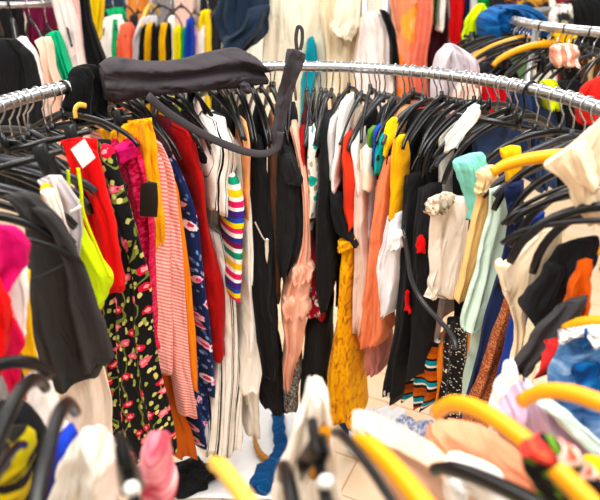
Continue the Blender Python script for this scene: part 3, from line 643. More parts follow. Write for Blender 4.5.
G('jeans', 'light blue washed jeans with a white waistband on the right', 'jeans', ('S', -33), [(562, 334, 622, 326), (556, 350, 622, 350), (548, 375, 622, 375), (546, 400, 622, 400), (552, 440, 622, 440), (560, 470, 622, 470)], M_DENIM, k=2, amp=.008, parts=[
    P_('waistband', [(560, 330, 622, 326), (558, 336, 622, 338)], ('S', -35), plain('#EDEBE8', .7), depth=.02),
    P_('pocket', [(570, 366, 600, 362), (568, 392, 602, 390)], ('S', -35.2), M_DENIMD, depth=.008),
    P_('belt_loop', [(584, 330, 588, 330), (583, 346, 587, 346)], ('S', -35.6), M_DENIMD, depth=.006, amp=0)], body='jeans_leg')
G('jacket', 'large cream jacket over the right end of the rail, at the right edge', 'jacket', ('Y', .86, 20), [(584, 136, 622, 108), (562, 154, 624, 140), (544, 167, 624, 165), (560, 180, 624, 185), (570, 196, 624, 200), (578, 212, 624, 220), (586, 224, 624, 232)], plain('#F2DCBC', .85), depth=.03, k=2.2, amp=.005, n=3.2, parts=[
    P_('lapel', [(560, 158, 588, 140), (566, 172, 596, 168), (582, 190, 600, 190)], ('Y', .848, 20), plain('#F2DCBC', .85), depth=.012)], body='jacket_body')
G('blouse', 'turquoise blouse clipped to the clip hanger right of centre', 'blouse', ('S', 22), [(456, 160, 482, 152), (454, 170, 486, 164), (462, 185, 484, 180), (468, 205, 482, 200), (470, 222, 478, 218)], plain('#8FDDD0', .75), k=1.6)
G('shirt', 'crisp white shirt collar pointing up behind the clip hanger', 'shirt', ('Y', 1.26), [(470, 108, 480, 106), (456, 126, 481, 116), (446, 140, 468, 132), (446, 152, 458, 148)], WHITE, depth=.014, k=1, amp=.003, n=4)
G('top', 'yellow-orange top showing behind the apricot sweater', 'top', ('S', 6), [(500, 150, 520, 146), (504, 165, 520, 165), (506, 182, 516, 184)], plain('#F3B630', .8), k=1)

t_ = empty('plastic_hanger', at_cyl(404, 236, .355)); tag(t_, 'dark grey hanger dangling aslant between the black jacket and the cream blouse', 'hanger')
def dang(nm, pts, rad):
    mb = MB(); mb.tube(spline([at_cyl(x, y, .355) for x, y in pts], 30), rad, 8, .8)
    o = mb.build(nm, M_GRY, t_); o.data.transform(Matrix.Translation(-t_.location))
dang('hook', [(404, 222), (402, 226), (403, 231), (405, 237)], .002)
dang('shoulder_bar', [(404, 236), (408, 258), (411, 278), (420, 298), (435, 316), (448, 330), (454, 340), (456, 349)], .0058)
# ------------------------------------------------------------------ long black garment thrown over the rail
BGREY = plain('#484347', .75, .95, .3, (14, 9))
G('dress', 'long charcoal black dress thrown over the rail and hangers, its straps hanging down', 'dress', ('F', .515),
  [(104, 66, 110, 104), (116, 58, 122, 107), (134, 62, 140, 103), (160, 63, 164, 97), (200, 58, 206, 94), (238, 50, 240, 91), (254, 54, 256, 89), (267, 63, 269, 85)], BGREY, depth=.075, k=1.8, amp=.016, n=2.2, hem=0, parts=[
    P_('wide_strap', [(288, 49, 306, 55), (282, 75, 298, 80), (276, 104, 289, 108), (272, 132, 283, 136), (273, 151, 281, 152)], ('F', .375), BGREY, depth=.012, amp=.003),
    S_('strap', [(148, 96), (165, 111), (190, 127), (215, 140), (240, 150), (262, 154), (277, 148), (280, 132)], ('F', .365), .0095, BGREY, flat=.3),
    S_('strap', [(297, 50), (296, 38), (298, 27), (302, 30), (302, 42), (300, 50)], ('F', .50), .0045, BGREY),
    P_('belt_end', [(240, 84, 250, 84), (241, 92, 252, 92)], ('F', .46), BGREY, depth=.01)], body='folded_skirt')
G('handbag', 'black velvet pouch hanging at the left end of the long black dress', 'bag', ('F', .56), [(86, 70, 102, 66), (80, 82, 108, 78), (76, 98, 110, 96), (74, 114, 108, 114), (80, 122, 102, 122)], plain('#0E0E10', .95, .8), depth=.07, k=1.2, parts=[
    S_('wooden_handle', [(76, 118), (75, 110), (79, 105), (86, 106)], ('F', .535), .006, M_WOOD)], body='pouch')

# ------------------------------------------------------------------ low near third: hangers and clothes closest to the camera
near('bent', 76, 412, -80, 'black plastic hanger with a hooked tip lowest at the left, closest to the camera')
near('bent', 46, 388, -84, 'black plastic hanger at the lower left, second from the camera')
near('bent', 52, 376, -128, 'black plastic hanger arching at the left edge above the two nearest ones', roll=-14)
near('arch', 521, 402, -47, 'yellow padded hanger arching in front of the blue jeans', roll=-20)
near('arch', 436, 413, -58, 'yellow padded hanger curving down over the copper skirt, lower right', roll=-19)
near('yellow', 360, 446, -66, 'yellow padded hanger beside the pale peach fabric, bottom centre')
near('wood', 214, 464, -60, 'pale yellow hanger tip at the bottom left of centre', roll=-14)
size_h = near('clip', 314, 420, -78, 'black clip hanger with a white size tab in front of the cream fleece', roll=-20, tilt=8)
near('black', 334, 428, -70, 'black hanger directly right of the size-tab hanger, bottom centre')
tab_h = near('clip', 116, 436, -66, 'dark grey clip hanger between white fleece and rose pink top, bottom left', roll=-14, tilt=-4)
near('thick', 436, 470, -50, 'black hanger lying on the peach clothes at the bottom right', roll=-10)
near('grey', 562, 474, -45, 'dark hanger under the lilac blouse at the bottom right', roll=-10)
near('bent', 282, 478, -82, 'black hanger tip at the bottom edge, left of the size-tab hanger', roll=-10)
near('black', 24, 440, -80, 'black hanger low behind the two nearest hangers on the left', roll=-12)
t_ = at_z(553, 330, 1.06)
hanger('yellow', (.59, .67, 1.2), math.atan2(t_.y-.67, t_.x-.59), 'yellow hanger with its tip above the blue jeans, lower right', None, 0, math.radians(-3))
for h_ in (size_h, tab_h):
    MB().box((.11, 0, -.076), (.012, .015, .016), None, .004).build('size_tab', M_WHT, h_)
def NG(name, label, cat, Y, rows, mat, **kw):
    kw.setdefault('depth', .055); kw.setdefault('jit', .0015); kw['n'] = 2.8; kw.setdefault('amp', .011)
    return G(name, label, cat, ('Y', Y), rows, mat, **kw)
FLEECE = plain('#E9E0D3', .95, .6); M_ROSE = patchy('rose_pink_print', [(.35, '#C8485C'), (.55, '#E9919C'), (.7, '#F5DCD8')], 26)
NG('blouse', 'bright blue blouse shoulder at the bottom left', 'blouse', .56, [(52, 451, 64, 449), (44, 466, 70, 464), (38, 486, 70, 484), (30, 515, 70, 515)], plain('#1F3FC0', .75), n=2.1)
NG('fleece', 'white fleece top at the bottom left, right of the blue blouse', 'top', .54, [(70, 454, 90, 450), (58, 468, 106, 470), (50, 488, 110, 488), (44, 515, 112, 515)], FLEECE, n=2.1)
NG('top', 'rose pink top at the bottom left beside the dark clip hanger', 'top', .56, [(140, 456, 155, 454), (137, 470, 163, 468), (140, 490, 168, 490), (143, 515, 172, 515)], M_ROSE, n=2.1)
NG('fleece', 'cream fleece with tan trim rising at the bottom centre', 'top', .60, [(308, 399, 320, 398), (303, 410, 328, 409), (298, 430, 332, 430), (288, 455, 336, 455), (276, 485, 338, 485), (270, 515, 345, 515)], FLEECE, n=2.1, k=2, parts=[
    P_('trim', [(316, 440, 332, 436), (314, 462, 326, 460), (308, 478, 320, 478)], ('Y', .585), plain('#C9872E', .8), depth=.03, jit=.001)], body='fleece_panel')
NG('blouse', 'pale peach blouse between two yellow hangers, bottom right of centre', 'blouse', .57, [(352, 436, 366, 434), (356, 450, 400, 448), (370, 468, 436, 464), (384, 488, 470, 484), (392, 515, 500, 512)], plain('#EFC7AE', .8), k=2.2, n=2.2)
NG('blouse', 'salmon pink blouse beneath the lower right yellow hanger', 'blouse', .60, [(432, 448, 456, 440), (428, 466, 492, 450), (440, 482, 520, 468), (460, 498, 540, 488), (470, 518, 548, 516)], plain('#EE9878', .8), k=2.4, n=2.2)
NG('top', 'white top at the bottom right below the salmon blouse', 'top', .55, [(448, 484, 470, 478), (446, 494, 505, 490), (450, 518, 525, 518)], WHITE, k=1.4, n=2.2)
NG('blouse', 'lilac blouse hanging in front of the blue jeans, lower right', 'blouse', .66, [(524, 404, 540, 398), (512, 420, 560, 416), (498, 438, 584, 442), (514, 456, 608, 464), (552, 478, 630, 490), (590, 502, 640, 512)], LILAC, k=2.6, amp=.014, n=2.2, parts=[
    P_('trim', [(540, 408, 552, 404), (558, 424, 574, 420), (580, 446, 598, 442), (600, 464, 622, 462)], ('Y', .645), plain('#CFE3DC', .8), depth=.02, jit=.001)], body='bodice')
NG('shirt', 'white shirt tail between the copper skirt and the lilac blouse', 'shirt', .74, [(514, 376, 522, 373), (508, 394, 521, 394), (500, 414, 520, 414), (492, 434, 514, 438)], WHITE, k=1.2, n=2.2, depth=.05)
NG('blouse', 'black blouse printed with red and green flowers in the bottom right corner', 'blouse', .43, [(536, 456, 552, 449), (526, 466, 578, 460), (530, 482, 594, 474), (540, 500, 608, 492), (550, 522, 614, 520)], floral('black_poppy_print', '#17171A', ['#E2473F', '#F2C9BE'], ('#7FA33C', '#5B8A2E'), 58, .42, .3, '#F2694F'), n=2.2, depth=.03, amp=.004)
NG('top', 'mustard yellow top in the very bottom right corner', 'top', .53, [(588, 486, 602, 482), (582, 498, 625, 494), (580, 520, 630, 520)], MUST, n=2.2)
NG('shirt', 'white shirt at the lower left, behind the nearest black hangers', 'shirt', .74, [(14, 390, 34, 384), (12, 412, 44, 404), (22, 436, 54, 428), (34, 456, 58, 448), (40, 470, 54, 466)], plain('#EEE8E4', .8), n=2.2, depth=.05)
NG('jacket', 'black jacket at the bottom left corner under the nearest hangers', 'jacket', .62, [(-25, 425, 10, 418), (-25, 450, 32, 442), (-25, 480, 42, 476), (-25, 515, 46, 515)], BLACK, n=2.2, k=2)
NG('top', 'yellow and black top showing at the bottom left corner', 'top', .57, [(-20, 452, 16, 446), (-20, 470, 24, 468), (-20, 490, 20, 492), (-20, 512, 16, 512)], patchy('yellow_black_print', [(.42, '#22201C'), (.5, '#D9C02E'), (.7, '#E8D84A')], 30), n=2.2)
NG('top', 'grey white sports top at the left edge beside the arching black hanger', 'top', .78, [(-25, 366, 6, 362), (-25, 385, 20, 380), (-25, 410, 26, 404), (-25, 430, 18, 428)], plain('#B9B6B5', .8), n=2.2, depth=.04)

# ------------------------------------------------------------------ things on the floor inside the ring
def sheet(name, label, cat, pts, mat, z=.004, amp=.012, seed=1, n=22, th=.002):
    """crumpled flat sheet lying on the floor; pts = its four corners as seen"""
    a, b, c, d = [at_z(x, y, z) for x, y in pts]; r = random.Random(seed); ph = [r.random()*6.28 for _ in range(6)]
    V = []; F = []; UV = []
    for lay in (1, 0):
        for i in range(n):
            for j in range(n):
                u, v = i/(n-1), j/(n-1)
                p = a.lerp(b, u).lerp(d.lerp(c, u), v)
                h = amp*abs(math.sin(6*u+ph[0]+2*math.sin(5*v+ph[1]))*math.sin(7*v+ph[2]+2*math.sin(4*u+ph[3])))+.4*amp*abs(math.sin(15*u+9*v+ph[4]))
                p = p+Vector((0, 0, h+(th if lay else 0))); V.append(p); UV.append((u*.6, v*.6))
    for lay in (0, 1):
        o_ = lay*n*n
        for i in range(n-1):
            for j in range(n-1):
                q = (o_+i*n+j, o_+(i+1)*n+j, o_+(i+1)*n+j+1, o_+i*n+j+1)
                F.append(q if lay == 0 else q[::-1])
    bd = [i*n for i in range(n)]+[(n-1)*n+j for j in range(1, n)]+[i*n+n-1 for i in range(n-2, -1, -1)]+[j for j in range(n-2, 0, -1)]
    for q in range(len(bd)):
        x, y = bd[q], bd[(q+1) % len(bd)]; F.append((x, x+n*n, y+n*n, y))
    o = mesh_obj(name, V, F, mat, None, UV); recentre(o); USED.add(label)
    return tag(o, label, cat)
def lump(name, label, cat, px, py, rx, ry, rz, mat, yaw=0, seed=3, amp=.16, parts=()):
    c = at_z(px, py, 0); r = random.Random(seed); ph = [r.random()*6.28 for _ in range(8)]
    V = []; F = []; UV = []; nu, nv = 36, 18
    for i in range(nv+1):
        th = PI*i/nv
        for j in range(nu):
            a = 2*PI*j/nu
            x, y, z = math.sin(th)*math.cos(a), math.sin(th)*math.sin(a), math.cos(th)
            x = math.copysign(abs(x)**.75, x); y = math.copysign(abs(y)**.75, y)
            f = 1+amp*(math.sin(3*a+ph[0]+3*z)+.6*math.sin(5*a+ph[1]-4*z)+.5*math.sin(8*z+ph[2]+2*a)+.3*math.sin(11*a+ph[3]+5*z))
            p = Vector((rx*x*f, ry*y*f, max(-rz*.98, rz*z*f)))
            p.rotate(Matrix.Rotation(yaw, 3, 'Z')); V.append(c+p+Vector((0, 0, rz))); UV.append((a*.08, th*.15))
    for i in range(nv):
        for j in range(nu):
            k = (j+1) % nu; F.append((i*nu+j, (i+1)*nu+j, (i+1)*nu+k, i*nu+k))
    o = mesh_obj(name, V, F, mat, None, UV); recentre(o); USED.add(label)
    return tag(o, label, cat)
PLAST = hard('white_plastic_film', '#F4F4F6', .28, 0, .6)
sheet('plastic_sheet', 'white plastic sheet spread on the floor inside the ring, under the blue denim', 'plastic sheet', [(150, 500), (298, 500), (330, 404), (226, 402)], PLAST, amp=.008)
sheet('paper_sheet', 'white paper sheet on the floor beside the black bag', 'paper', [(176, 470), (226, 476), (222, 436), (186, 440)], hard('white_paper', '#F2F0EC', .6), z=.016, amp=.006, seed=4)
sheet('plastic_bag', 'crumpled white plastic bag flat on the floor right of the mustard dress hem', 'plastic bag', [(346, 458), (412, 462), (404, 410), (352, 414)], PLAST, amp=.03, seed=5)
sheet('plastic_bag', 'clear plastic bag with blue print on the floor, below the studded trousers', 'plastic bag', [(392, 462), (446, 470), (442, 428), (396, 418)], patchy('blue_printed_film', [(.38, '#F1F2F8'), (.5, '#B9C4E2'), (.58, '#5B72B4'), (.7, '#DDE3F1')], 26, .3), amp=.02, seed=6, z=.01)
def floor_tube(name, label, cat, pts, R, mat, z=.03, flat=.6):
    P = spline([at_z(x, y, z) for x, y in pts], 30); RR_ = spline([(q, 0, 0) for q in R], 30)
    mb = MB(); mb.tube(P, [q.x*(1+.12*math.sin(i*1.7)) for i, q in enumerate(RR_)], 12, 1.0)
    for v in mb.V:
        v.z = max(.006, v.z+.004*math.sin(60*v.x+40*v.y))
    o = mesh_obj(name, mb.V, mb.F, mat, None, [(.01*i % 1, .003*i) for i in range(len(mb.V))]); recentre(o); USED.add(label)
    return tag(o, label, cat)
floor_tube('jeans', 'crumpled blue denim leg lying on the white plastic sheet', 'jeans', [(278, 414), (279, 432), (281, 450), (276, 464), (266, 474), (258, 490)], [.024, .024, .026, .034, .038, .036], M_DENIMD)
floor_tube('wooden_hanger', 'curved brown wooden hanger lying on the floor by the blue denim', 'hanger', [(254, 436), (257, 448), (264, 457), (276, 462)], [.006, .01, .012, .011], hard('brown_wood', '#B97F32', .45), z=.03)
lump('handbag', 'slumped black bag on the floor at the bottom left', 'bag', 190, 484, .085, .06, .035, BLACK2, .3)
lump('jeans', 'folded dark blue jeans on the floor behind the mustard dress hem', 'jeans', 357, 428, .07, .055, .025, plain('#2A3F68', .85), .2, seed=8, amp=.08)

# ------------------------------------------------------------------ racks and clothes behind the ring
def straight_rack(label, x0, y0, x1, y1, z):
    r = empty('clothes_rail', ((x0+x1)/2, (y0+y1)/2, 0)); tag(r, label, 'clothes rail')
    off = r.location; m = Matrix.Translation(-off)
    def q(nm, mb, mt=M_CHR):
        o = mb.build(nm, mt, r); o.data.transform(m)
    q('rail', MB().tube([(x0, y0, z), (x1, y1, z)], .0125, 12))
    for x, y in ((x0, y0), (x1, y1)):
        q('upright', MB().tube([(x, y, .03), (x, y, z)], .0125, 12))
        dx, dy = (y1-y0), -(x1-x0); L = math.hypot(dx, dy); dx, dy = dx/L*.24, dy/L*.24
        q('base_bar', MB().tube([(x-dx, y-dy, .022), (x+dx, y+dy, .022)], .014, 10))
straight_rack('chrome clothes rail at the far left holding the pink tank top and green dress', -1.95, 2.05, -.88, 2.60, 1.45)
straight_rack('chrome clothes rail at the far left, second row, with black coat and maroon blouse', -2.5, 2.84, -.95, 2.84, 1.52)
straight_rack('chrome clothes rail at the back left with white, coral and striped coats', -1.75, 3.55, -.35, 3.55, 1.43)
straight_rack('chrome clothes rail at the back centre holding cream jackets', -.28, 2.72, .36, 2.72, 1.72)
straight_rack('chrome clothes rail at the back right of centre with coral and red dresses', .35, 3.5, 2.3, 3.5, 1.62)
straight_rack('chrome clothes rail along the back wall behind everything else', -2.6, 4.6, 2.6, 4.6, 1.5)
def pack_line(x0, y0, x1, y1, z, n, yaw, label, group, kinds):
    for i in range(n):
        t = (i+.5)/n
        hanger(rnd.choice(kinds), (x0+(x1-x0)*t+rnd.uniform(-.008, .008), y0+(y1-y0)*t, z), math.radians(yaw+rnd.uniform(-9, 9)), label, group, math.radians(rnd.uniform(-4, 4)), math.radians(rnd.uniform(-6, 6)))
pack_line(-1.75, 2.153, -.92, 2.58, 1.45, 15, -62, 'black hanger on the rail at the far left, over pink and green clothes', 'hangers on the far left rail', ['black', 'slim', 'thick'])
pack_line(-1.25, 3.55, -.42, 3.55, 1.43, 13, 80, 'dark hanger on the back left rail, over the striped coats', 'hangers on the back left rail', ['black', 'slim', 'black', 'wood'])
pack_line(-.2, 2.72, .33, 2.72, 1.72, 7, 70, 'black hanger on the rail of cream jackets', 'hangers holding cream jackets', ['black'])
pack_line(.4, 3.5, 2.1, 3.5, 1.62, 16, 75, 'black hanger on the back right rail, over coral and red dresses', 'hangers on the back right rail', ['black', 'slim'])
# second round rack, upper right
X3, Y3 = 1.45, 2.50
rack3 = empty('round_clothes_rack', (X3, Y3, 0)); tag(rack3, 'second round chrome clothes rack at the upper right, bare rail curving behind denim', 'clothes rack'); rack = rack3
def rp3(nm, mb, m=M_CHR):
    o = mb.build(nm, m, rack3); o.data.transform(Matrix.Translation((-X3, -Y3, 0)))
rp3('rail', MB().tube(arc_pts(X3, Y3, .6, 1.39, 60, 330, 80), .0165, 14, up=(0, 0, 1)))
for a in (62, 195, 328):
    x, y = X3+.6*math.cos(math.radians(a)), Y3+.6*math.sin(math.radians(a))
    rp3('upright', MB().tube([(x, y, .03), (x, y, 1.39)], .0125, 12)); rp3('foot', MB().tube([(x, y, .012), (x, y, .03)], [.022, .018], 12), M_BLK)
a = 146
while a < 246:
    q = math.radians(a+rnd.uniform(-.8, .8))
    hanger(rnd.choice(['black', 'slim', 'grey', 'slim', 'black', 'clip']), (X3+.6*math.cos(q), Y3+.6*math.sin(q), 1.39), q+PI+math.radians(rnd.uniform(-12, 12)), 'dark hanger crowded on the second round rack at the upper right', 'hangers on the second round rack', math.radians(rnd.uniform(-8, 8)), math.radians(rnd.uniform(-8, 8)))
    a += 2.4
hanger('yellow', (X3+.6*math.cos(math.radians(187)), Y3+.6*math.sin(math.radians(187)), 1.39), math.radians(12), 'yellow hanger over the grey-lilac jacket at the upper right')
hanger('yellow', (X3+.6*math.cos(math.radians(203)), Y3+.6*math.sin(math.radians(203)), 1.39), math.radians(18), 'second yellow hanger, just below the bare rail of the second round rack', roll=.1)

def B(name, label, cat, Y, rows, mat, **kw):
    kw.setdefault('depth', .06); kw.setdefault('k', 2.2); kw.setdefault('n', 3); kw.setdefault('amp', .022)
    kw['k'] = kw['k']*1.5
    return G(name, label, cat, ('Y', Y), rows, mat, **kw)
# far left rail
B('jacket', 'black jacket below the hangers in the upper left corner', 'jacket', 1.98, [(-30, 42, 12, 40), (-30, 60, 26, 56), (-30, 85, 34, 80), (-30, 130, 40, 130), (-30, 200, 42, 200)], BLACK, k=3, amp=.02)
B('top', 'white strappy top left of the pink tank top', 'top', 2.05, [(12, 40, 22, 38), (20, 55, 32, 56), (27, 75, 38, 78), (33, 98, 42, 98), (36, 140, 46, 140)], WHITE)
B('tank_top', 'pale pink tank top in the upper left', 'top', 2.1, [(30, 42, 46, 38), (38, 56, 50, 55), (40, 75, 56, 78), (41, 92, 64, 92), (46, 122, 70, 122), (50, 170, 74, 170)], plain('#F3CDB9', .8), k=1.3)
B('dress', 'emerald green dress right of the pale pink tank top', 'dress', 2.2, [(44, 35, 56, 32), (50, 52, 62, 52), (56, 72, 70, 74), (60, 92, 75, 95), (64, 122, 76, 122), (66, 170, 80, 170)], plain('#14B784', .8))
B('coat', 'long white and pink coat in the upper left, behind the green dress', 'coat', 2.45, [(44, -18, 64, -18), (54, 20, 74, 20), (60, 50, 78, 50), (66, 82, 82, 82), (70, 130, 84, 130), (74, 200, 88, 200)], plain('#EBDDD8', .8), k=2, amp=.02)
B('dress', 'pale pink dress between white coat and long black coat, upper left', 'dress', 2.5, [(64, -18, 74, -18), (72, 40, 80, 40), (76, 85, 86, 85), (80, 150, 90, 150)], plain('#EFC9C4', .8))
B('coat', 'long black coat in the upper left with vertical folds', 'coat', 2.55, [(66, -18, 84, -18), (74, 20, 90, 20), (78, 45, 97, 45), (82, 70, 104, 68), (84, 110, 108, 110), (86, 200, 110, 200)], plain('#1E1E22', .8), k=3, amp=.022)
B('jacket', 'yellow jacket sleeve at the top left, right of the long black coat', 'jacket', 2.75, [(84, -18, 102, -18), (88, 8, 102, 8), (92, 24, 98, 26), (93, 40, 97, 40)], plain('#EBCB12', .8))
B('dress', 'pale sand dress strip left of the yellow jacket sleeve', 'dress', 2.8, [(80, -18, 90, -18), (86, 20, 94, 20), (92, 48, 98, 50), (94, 100, 102, 100)], plain('#D9D2BC', .8))
B('blouse', 'maroon blouse at the top left edge', 'blouse', 2.75, [(14, -18, 48, -18), (20, 4, 52, 4), (26, 20, 52, 22), (30, 60, 52, 60)], plain('#7C1A44', .8), k=3)
B('blouse', 'black and gold printed blouse at the top left', 'blouse', 2.8, [(38, -18, 56, -18), (42, 6, 56, 6), (46, 26, 58, 26), (50, 80, 60, 80)], patchy('black_gold_print', [(.4, '#231316'), (.5, '#6A1C30'), (.62, '#D8A63A')], 24))
B('coat', 'black coat filling the top left corner', 'coat', 2.9, [(-40, -18, 16, -18), (-40, 20, 22, 20), (-40, 60, 26, 60), (-40, 140, 30, 140)], BLACK2, k=4, amp=.02)
# back left rail
B('shirt', 'white shirt with a green trim at the back left', 'shirt', 3.38, [(104, 18, 120, 15), (98, 30, 124, 28), (95, 45, 124, 45), (97, 62, 124, 62), (98, 130, 124, 130)], plain('#F3EFEA', .8), parts=[
    P_('trim', [(112, 20, 117, 20), (111, 45, 117, 45), (111, 70, 116, 70)], ('Y', 3.36), GREEN, depth=.03)], body='shirt_front')
B('jacket', 'emerald green jacket collar above the white trimmed shirt', 'jacket', 3.42, [(104, 10, 122, 8), (106, 16, 124, 16), (110, 26, 124, 26), (112, 60, 124, 60)], GREEN)
B('jacket', 'coral jacket at the back left', 'jacket', 3.36, [(120, 25, 130, 23), (117, 35, 134, 34), (116, 60, 133, 60), (116, 120, 134, 120)], plain('#EE7358', .8))
B('coat', 'dark grey coat sleeve beside the coral jacket', 'coat', 3.44, [(128, 16, 136, 15), (130, 40, 137, 40), (130, 100, 138, 100)], plain('#3D3A3E', .8))
B('coat', 'light grey coat at the back left, left of the striped jackets', 'coat', 3.36, [(140, 18, 156, 16), (134, 30, 154, 28), (131, 45, 146, 45), (130, 65, 144, 65), (128, 120, 144, 120)], plain('#D0CCD0', .8))
for i, (x, c, lb) in enumerate(((138, '#2A2722', 'black jacket edged in yellow, leftmost of the striped pair'), (153, '#2A2722', 'black and yellow striped jacket, right of its twin'))):
    B('jacket', lb, 'jacket', 3.33-.03*i, [(x+5, 25, x+15, 23), (x, 36, x+18, 34), (x-1, 60, x+18, 60), (x-1, 120, x+18, 120)], stripes('black_yellow_stripe', [(0, '#24211E'), (.55, '#E3AE1C')], .075, vert=True), k=2)
for x0, x1, y0, c, lb in ((166, 174, 18, '#F4F1E6', 'ivory top beside the striped jackets at the back'), (171, 181, 28, '#E6D920', 'lemon yellow top at the back left'), (178, 187, 30, '#35A94A', 'grass green top beside the lemon yellow one'), (184, 194, 20, '#2347B5', 'cobalt blue top beside the grass green one'), (192, 199, 30, '#E6B6CF', 'pink printed top right of the cobalt blue one'), (196, 207, 28, '#EDE7DE', 'off-white top with dark prints left of the navy heap'), (198, 210, 12, '#E8CC2C', 'yellow sleeve left of the navy heap')):
    B('top', lb, 'top', 3.36+rnd.uniform(-.03, .03), [(x0+2, y0, x1-1, y0-2), (x0, y0+12, x1, y0+10), (x0-1, 62, x1, 62), (x0-2, 120, x1, 120)], plain(c, .8), k=1)
# heap and cream jackets
B('jacket', 'dark navy jacket heaped over the back rail at the top centre', 'jacket', 2.42, [(222, -18, 262, -18), (216, 0, 268, 0), (213, 22, 268, 20), (218, 38, 266, 36), (226, 50, 250, 50)], plain('#28374C', .8), k=2.6, amp=.035, depth=.2, parts=[
    P_('sleeve', [(246, 10, 268, 6), (240, 28, 262, 26), (222, 40, 250, 44), (220, 52, 240, 56)], ('Y', 2.36), plain('#28374C', .8), depth=.12, amp=.02)], body='jacket_body')
B('coat', 'cream woollen coat at the top centre, right of the navy heap', 'coat', 2.56, [(276, -18, 318, -18), (268, 5, 324, 5), (264, 30, 328, 30), (262, 60, 330, 60), (262, 110, 330, 110), (262, 200, 328, 200)], plain('#F2E9D4', .85), k=3, amp=.02)
B('dress', 'teal dress slipping out beneath the cream woollen coat', 'dress', 2.50, [(308, 40, 314, 38), (305, 55, 318, 54), (303, 75, 318, 75), (300, 98, 312, 98), (300, 140, 312, 140)], plain('#169BAE', .8), k=1.2)
B('jacket', 'beige jacket with a wide folded cuff at the top centre', 'jacket', 2.5, [(322, -18, 362, -18), (320, 10, 362, 8), (324, 40, 360, 40), (326, 70, 358, 70), (320, 130, 358, 130), (320, 200, 358, 200)], plain('#EAD9BC', .85), k=2.4, amp=.02, parts=[
    P_('cuff', [(340, -10, 362, -6), (334, 18, 360, 22), (330, 28, 358, 34), (334, 36, 352, 42)], ('Y', 2.38), plain('#F1E4CD', .85), depth=.12)], body='jacket_body')
B('cardigan', 'white and blush cardigan at the top, left of the black strap', 'cardigan', 2.44, [(364, 14, 380, 12), (358, 30, 390, 26), (356, 50, 393, 50), (354, 80, 394, 80), (354, 150, 394, 150)], plain('#F1E2DC', .85), k=3, amp=.018)
B('dress', 'black sleeve hanging right of the white and blush cardigan', 'dress', 2.4, [(380, 10, 390, 14), (388, 30, 397, 34), (391, 50, 399, 52), (391, 75, 400, 75)], BLACK)
B('jacket', 'tan jacket glimpsed below the rail at the centre', 'jacket', 2.62, [(312, 66, 350, 66), (310, 90, 348, 90), (308, 130, 346, 130), (308, 200, 346, 200)], plain('#C99A5B', .8), k=3)
# back right rail
B('dress', 'orange floral dress at the top, right of the black sleeve', 'dress', 3.3, [(400, -18, 420, -18), (399, 10, 422, 10), (398, 40, 420, 40), (398, 70, 418, 70), (398, 130, 420, 130)], floral('orange_bloom_print', '#EE9A72', ['#F0872A', '#F6B25A'], ('#E8644A', '#F2C2A2'), 9, .5, .3, '#F3C57E'), k=2)
B('dress', 'pale coral sleeve dress at the far left of the back right rail', 'dress', 3.34, [(388, -18, 402, -18), (392, 15, 404, 12), (398, 40, 406, 40)], plain('#F0A98C', .8))
B('dress', 'coral pink dress right of the orange floral dress', 'dress', 3.26, [(420, -18, 434, -18), (419, 10, 434, 10), (416, 40, 432, 38), (412, 62, 428, 62), (412, 120, 430, 120)], plain('#F08872', .8), k=2)
B('dress', 'dark maroon dress behind the grey-lilac jacket', 'dress', 3.4, [(428, -18, 446, -18), (428, 20, 450, 20), (426, 70, 450, 70), (426, 130, 450, 130)], plain('#4A1624', .8), k=2.4)
B('top', 'white top strip between maroon and red dresses', 'top', 3.3, [(440, -18, 447, -18), (439, 15, 446, 15), (438, 30, 443, 32)], WHITE)
B('top', 'dark green top strip left of the white one', 'top', 3.3, [(430, -18, 438, -18), (430, 10, 436, 10), (430, 22, 435, 24)], plain('#14703A', .8))
B('dress', 'vivid red dress at the top right, left of the denim heap', 'dress', 3.28, [(452, -18, 466, -18), (451, 10, 464, 10), (450, 36, 461, 36), (452, 60, 462, 60)], plain('#D51A24', .8), k=1.4)
B('trousers', 'navy trousers strip right of the vivid red dress', 'trousers', 3.34, [(462, -18, 472, -18), (462, 15, 470, 15), (460, 50, 468, 50)], NAVY)
B('shirt', 'white shirt strip right of the navy trousers', 'shirt', 3.4, [(468, -18, 478, -18), (468, 10, 477, 10), (466, 40, 474, 40)], plain('#E4E0E4', .8))
B('blouse', 'fluorescent yellow blouse over dark hangers, left of the denim heap', 'blouse', 2.75, [(478, 6, 486, 4), (468, 18, 488, 14), (464, 30, 484, 30), (464, 42, 478, 42)], plain('#D9EE1E', .8), k=1.4)
B('jacket', 'green jacket at the top right behind the fluorescent blouse', 'jacket', 3.4, [(478, -18, 492, -18), (476, 4, 490, 4), (478, 16, 488, 16)], plain('#23954A', .8))
# second ring clothes
B('jacket', 'grey-lilac jacket hanging on the yellow hanger at the upper right', 'jacket', 1.96, [(446, 46, 458, 46), (438, 56, 474, 56), (434, 72, 482, 72), (432, 95, 478, 95), (430, 125, 474, 125), (428, 190, 474, 190)], plain('#CFC6CC', .85), k=2.4, parts=[
    P_('sleeve', [(446, 50, 456, 50), (438, 62, 450, 64), (434, 90, 446, 90), (432, 130, 444, 130)], ('Y', 1.9), plain('#CFC6CC', .85), depth=.08)], body='jacket_body')
B('blouse', 'blush rose print blouse in front of the grey-lilac jacket', 'blouse', 1.88, [(462, 78, 482, 74), (456, 92, 484, 88), (452, 110, 480, 108), (450, 140, 478, 140)], floral('blush_rose_print', '#EFCDBF', ['#C96A66', '#E2A58F'], ('#C9B9A0', '#E9DCCB'), 22, .34, .3, '#B5454A'), k=2)
B('top', 'bright red top hanging between the chrome rails at the upper right', 'top', 1.92, [(484, 80, 500, 78), (480, 92, 506, 90), (480, 112, 506, 112), (482, 160, 504, 160)], plain('#D3202B', .8))
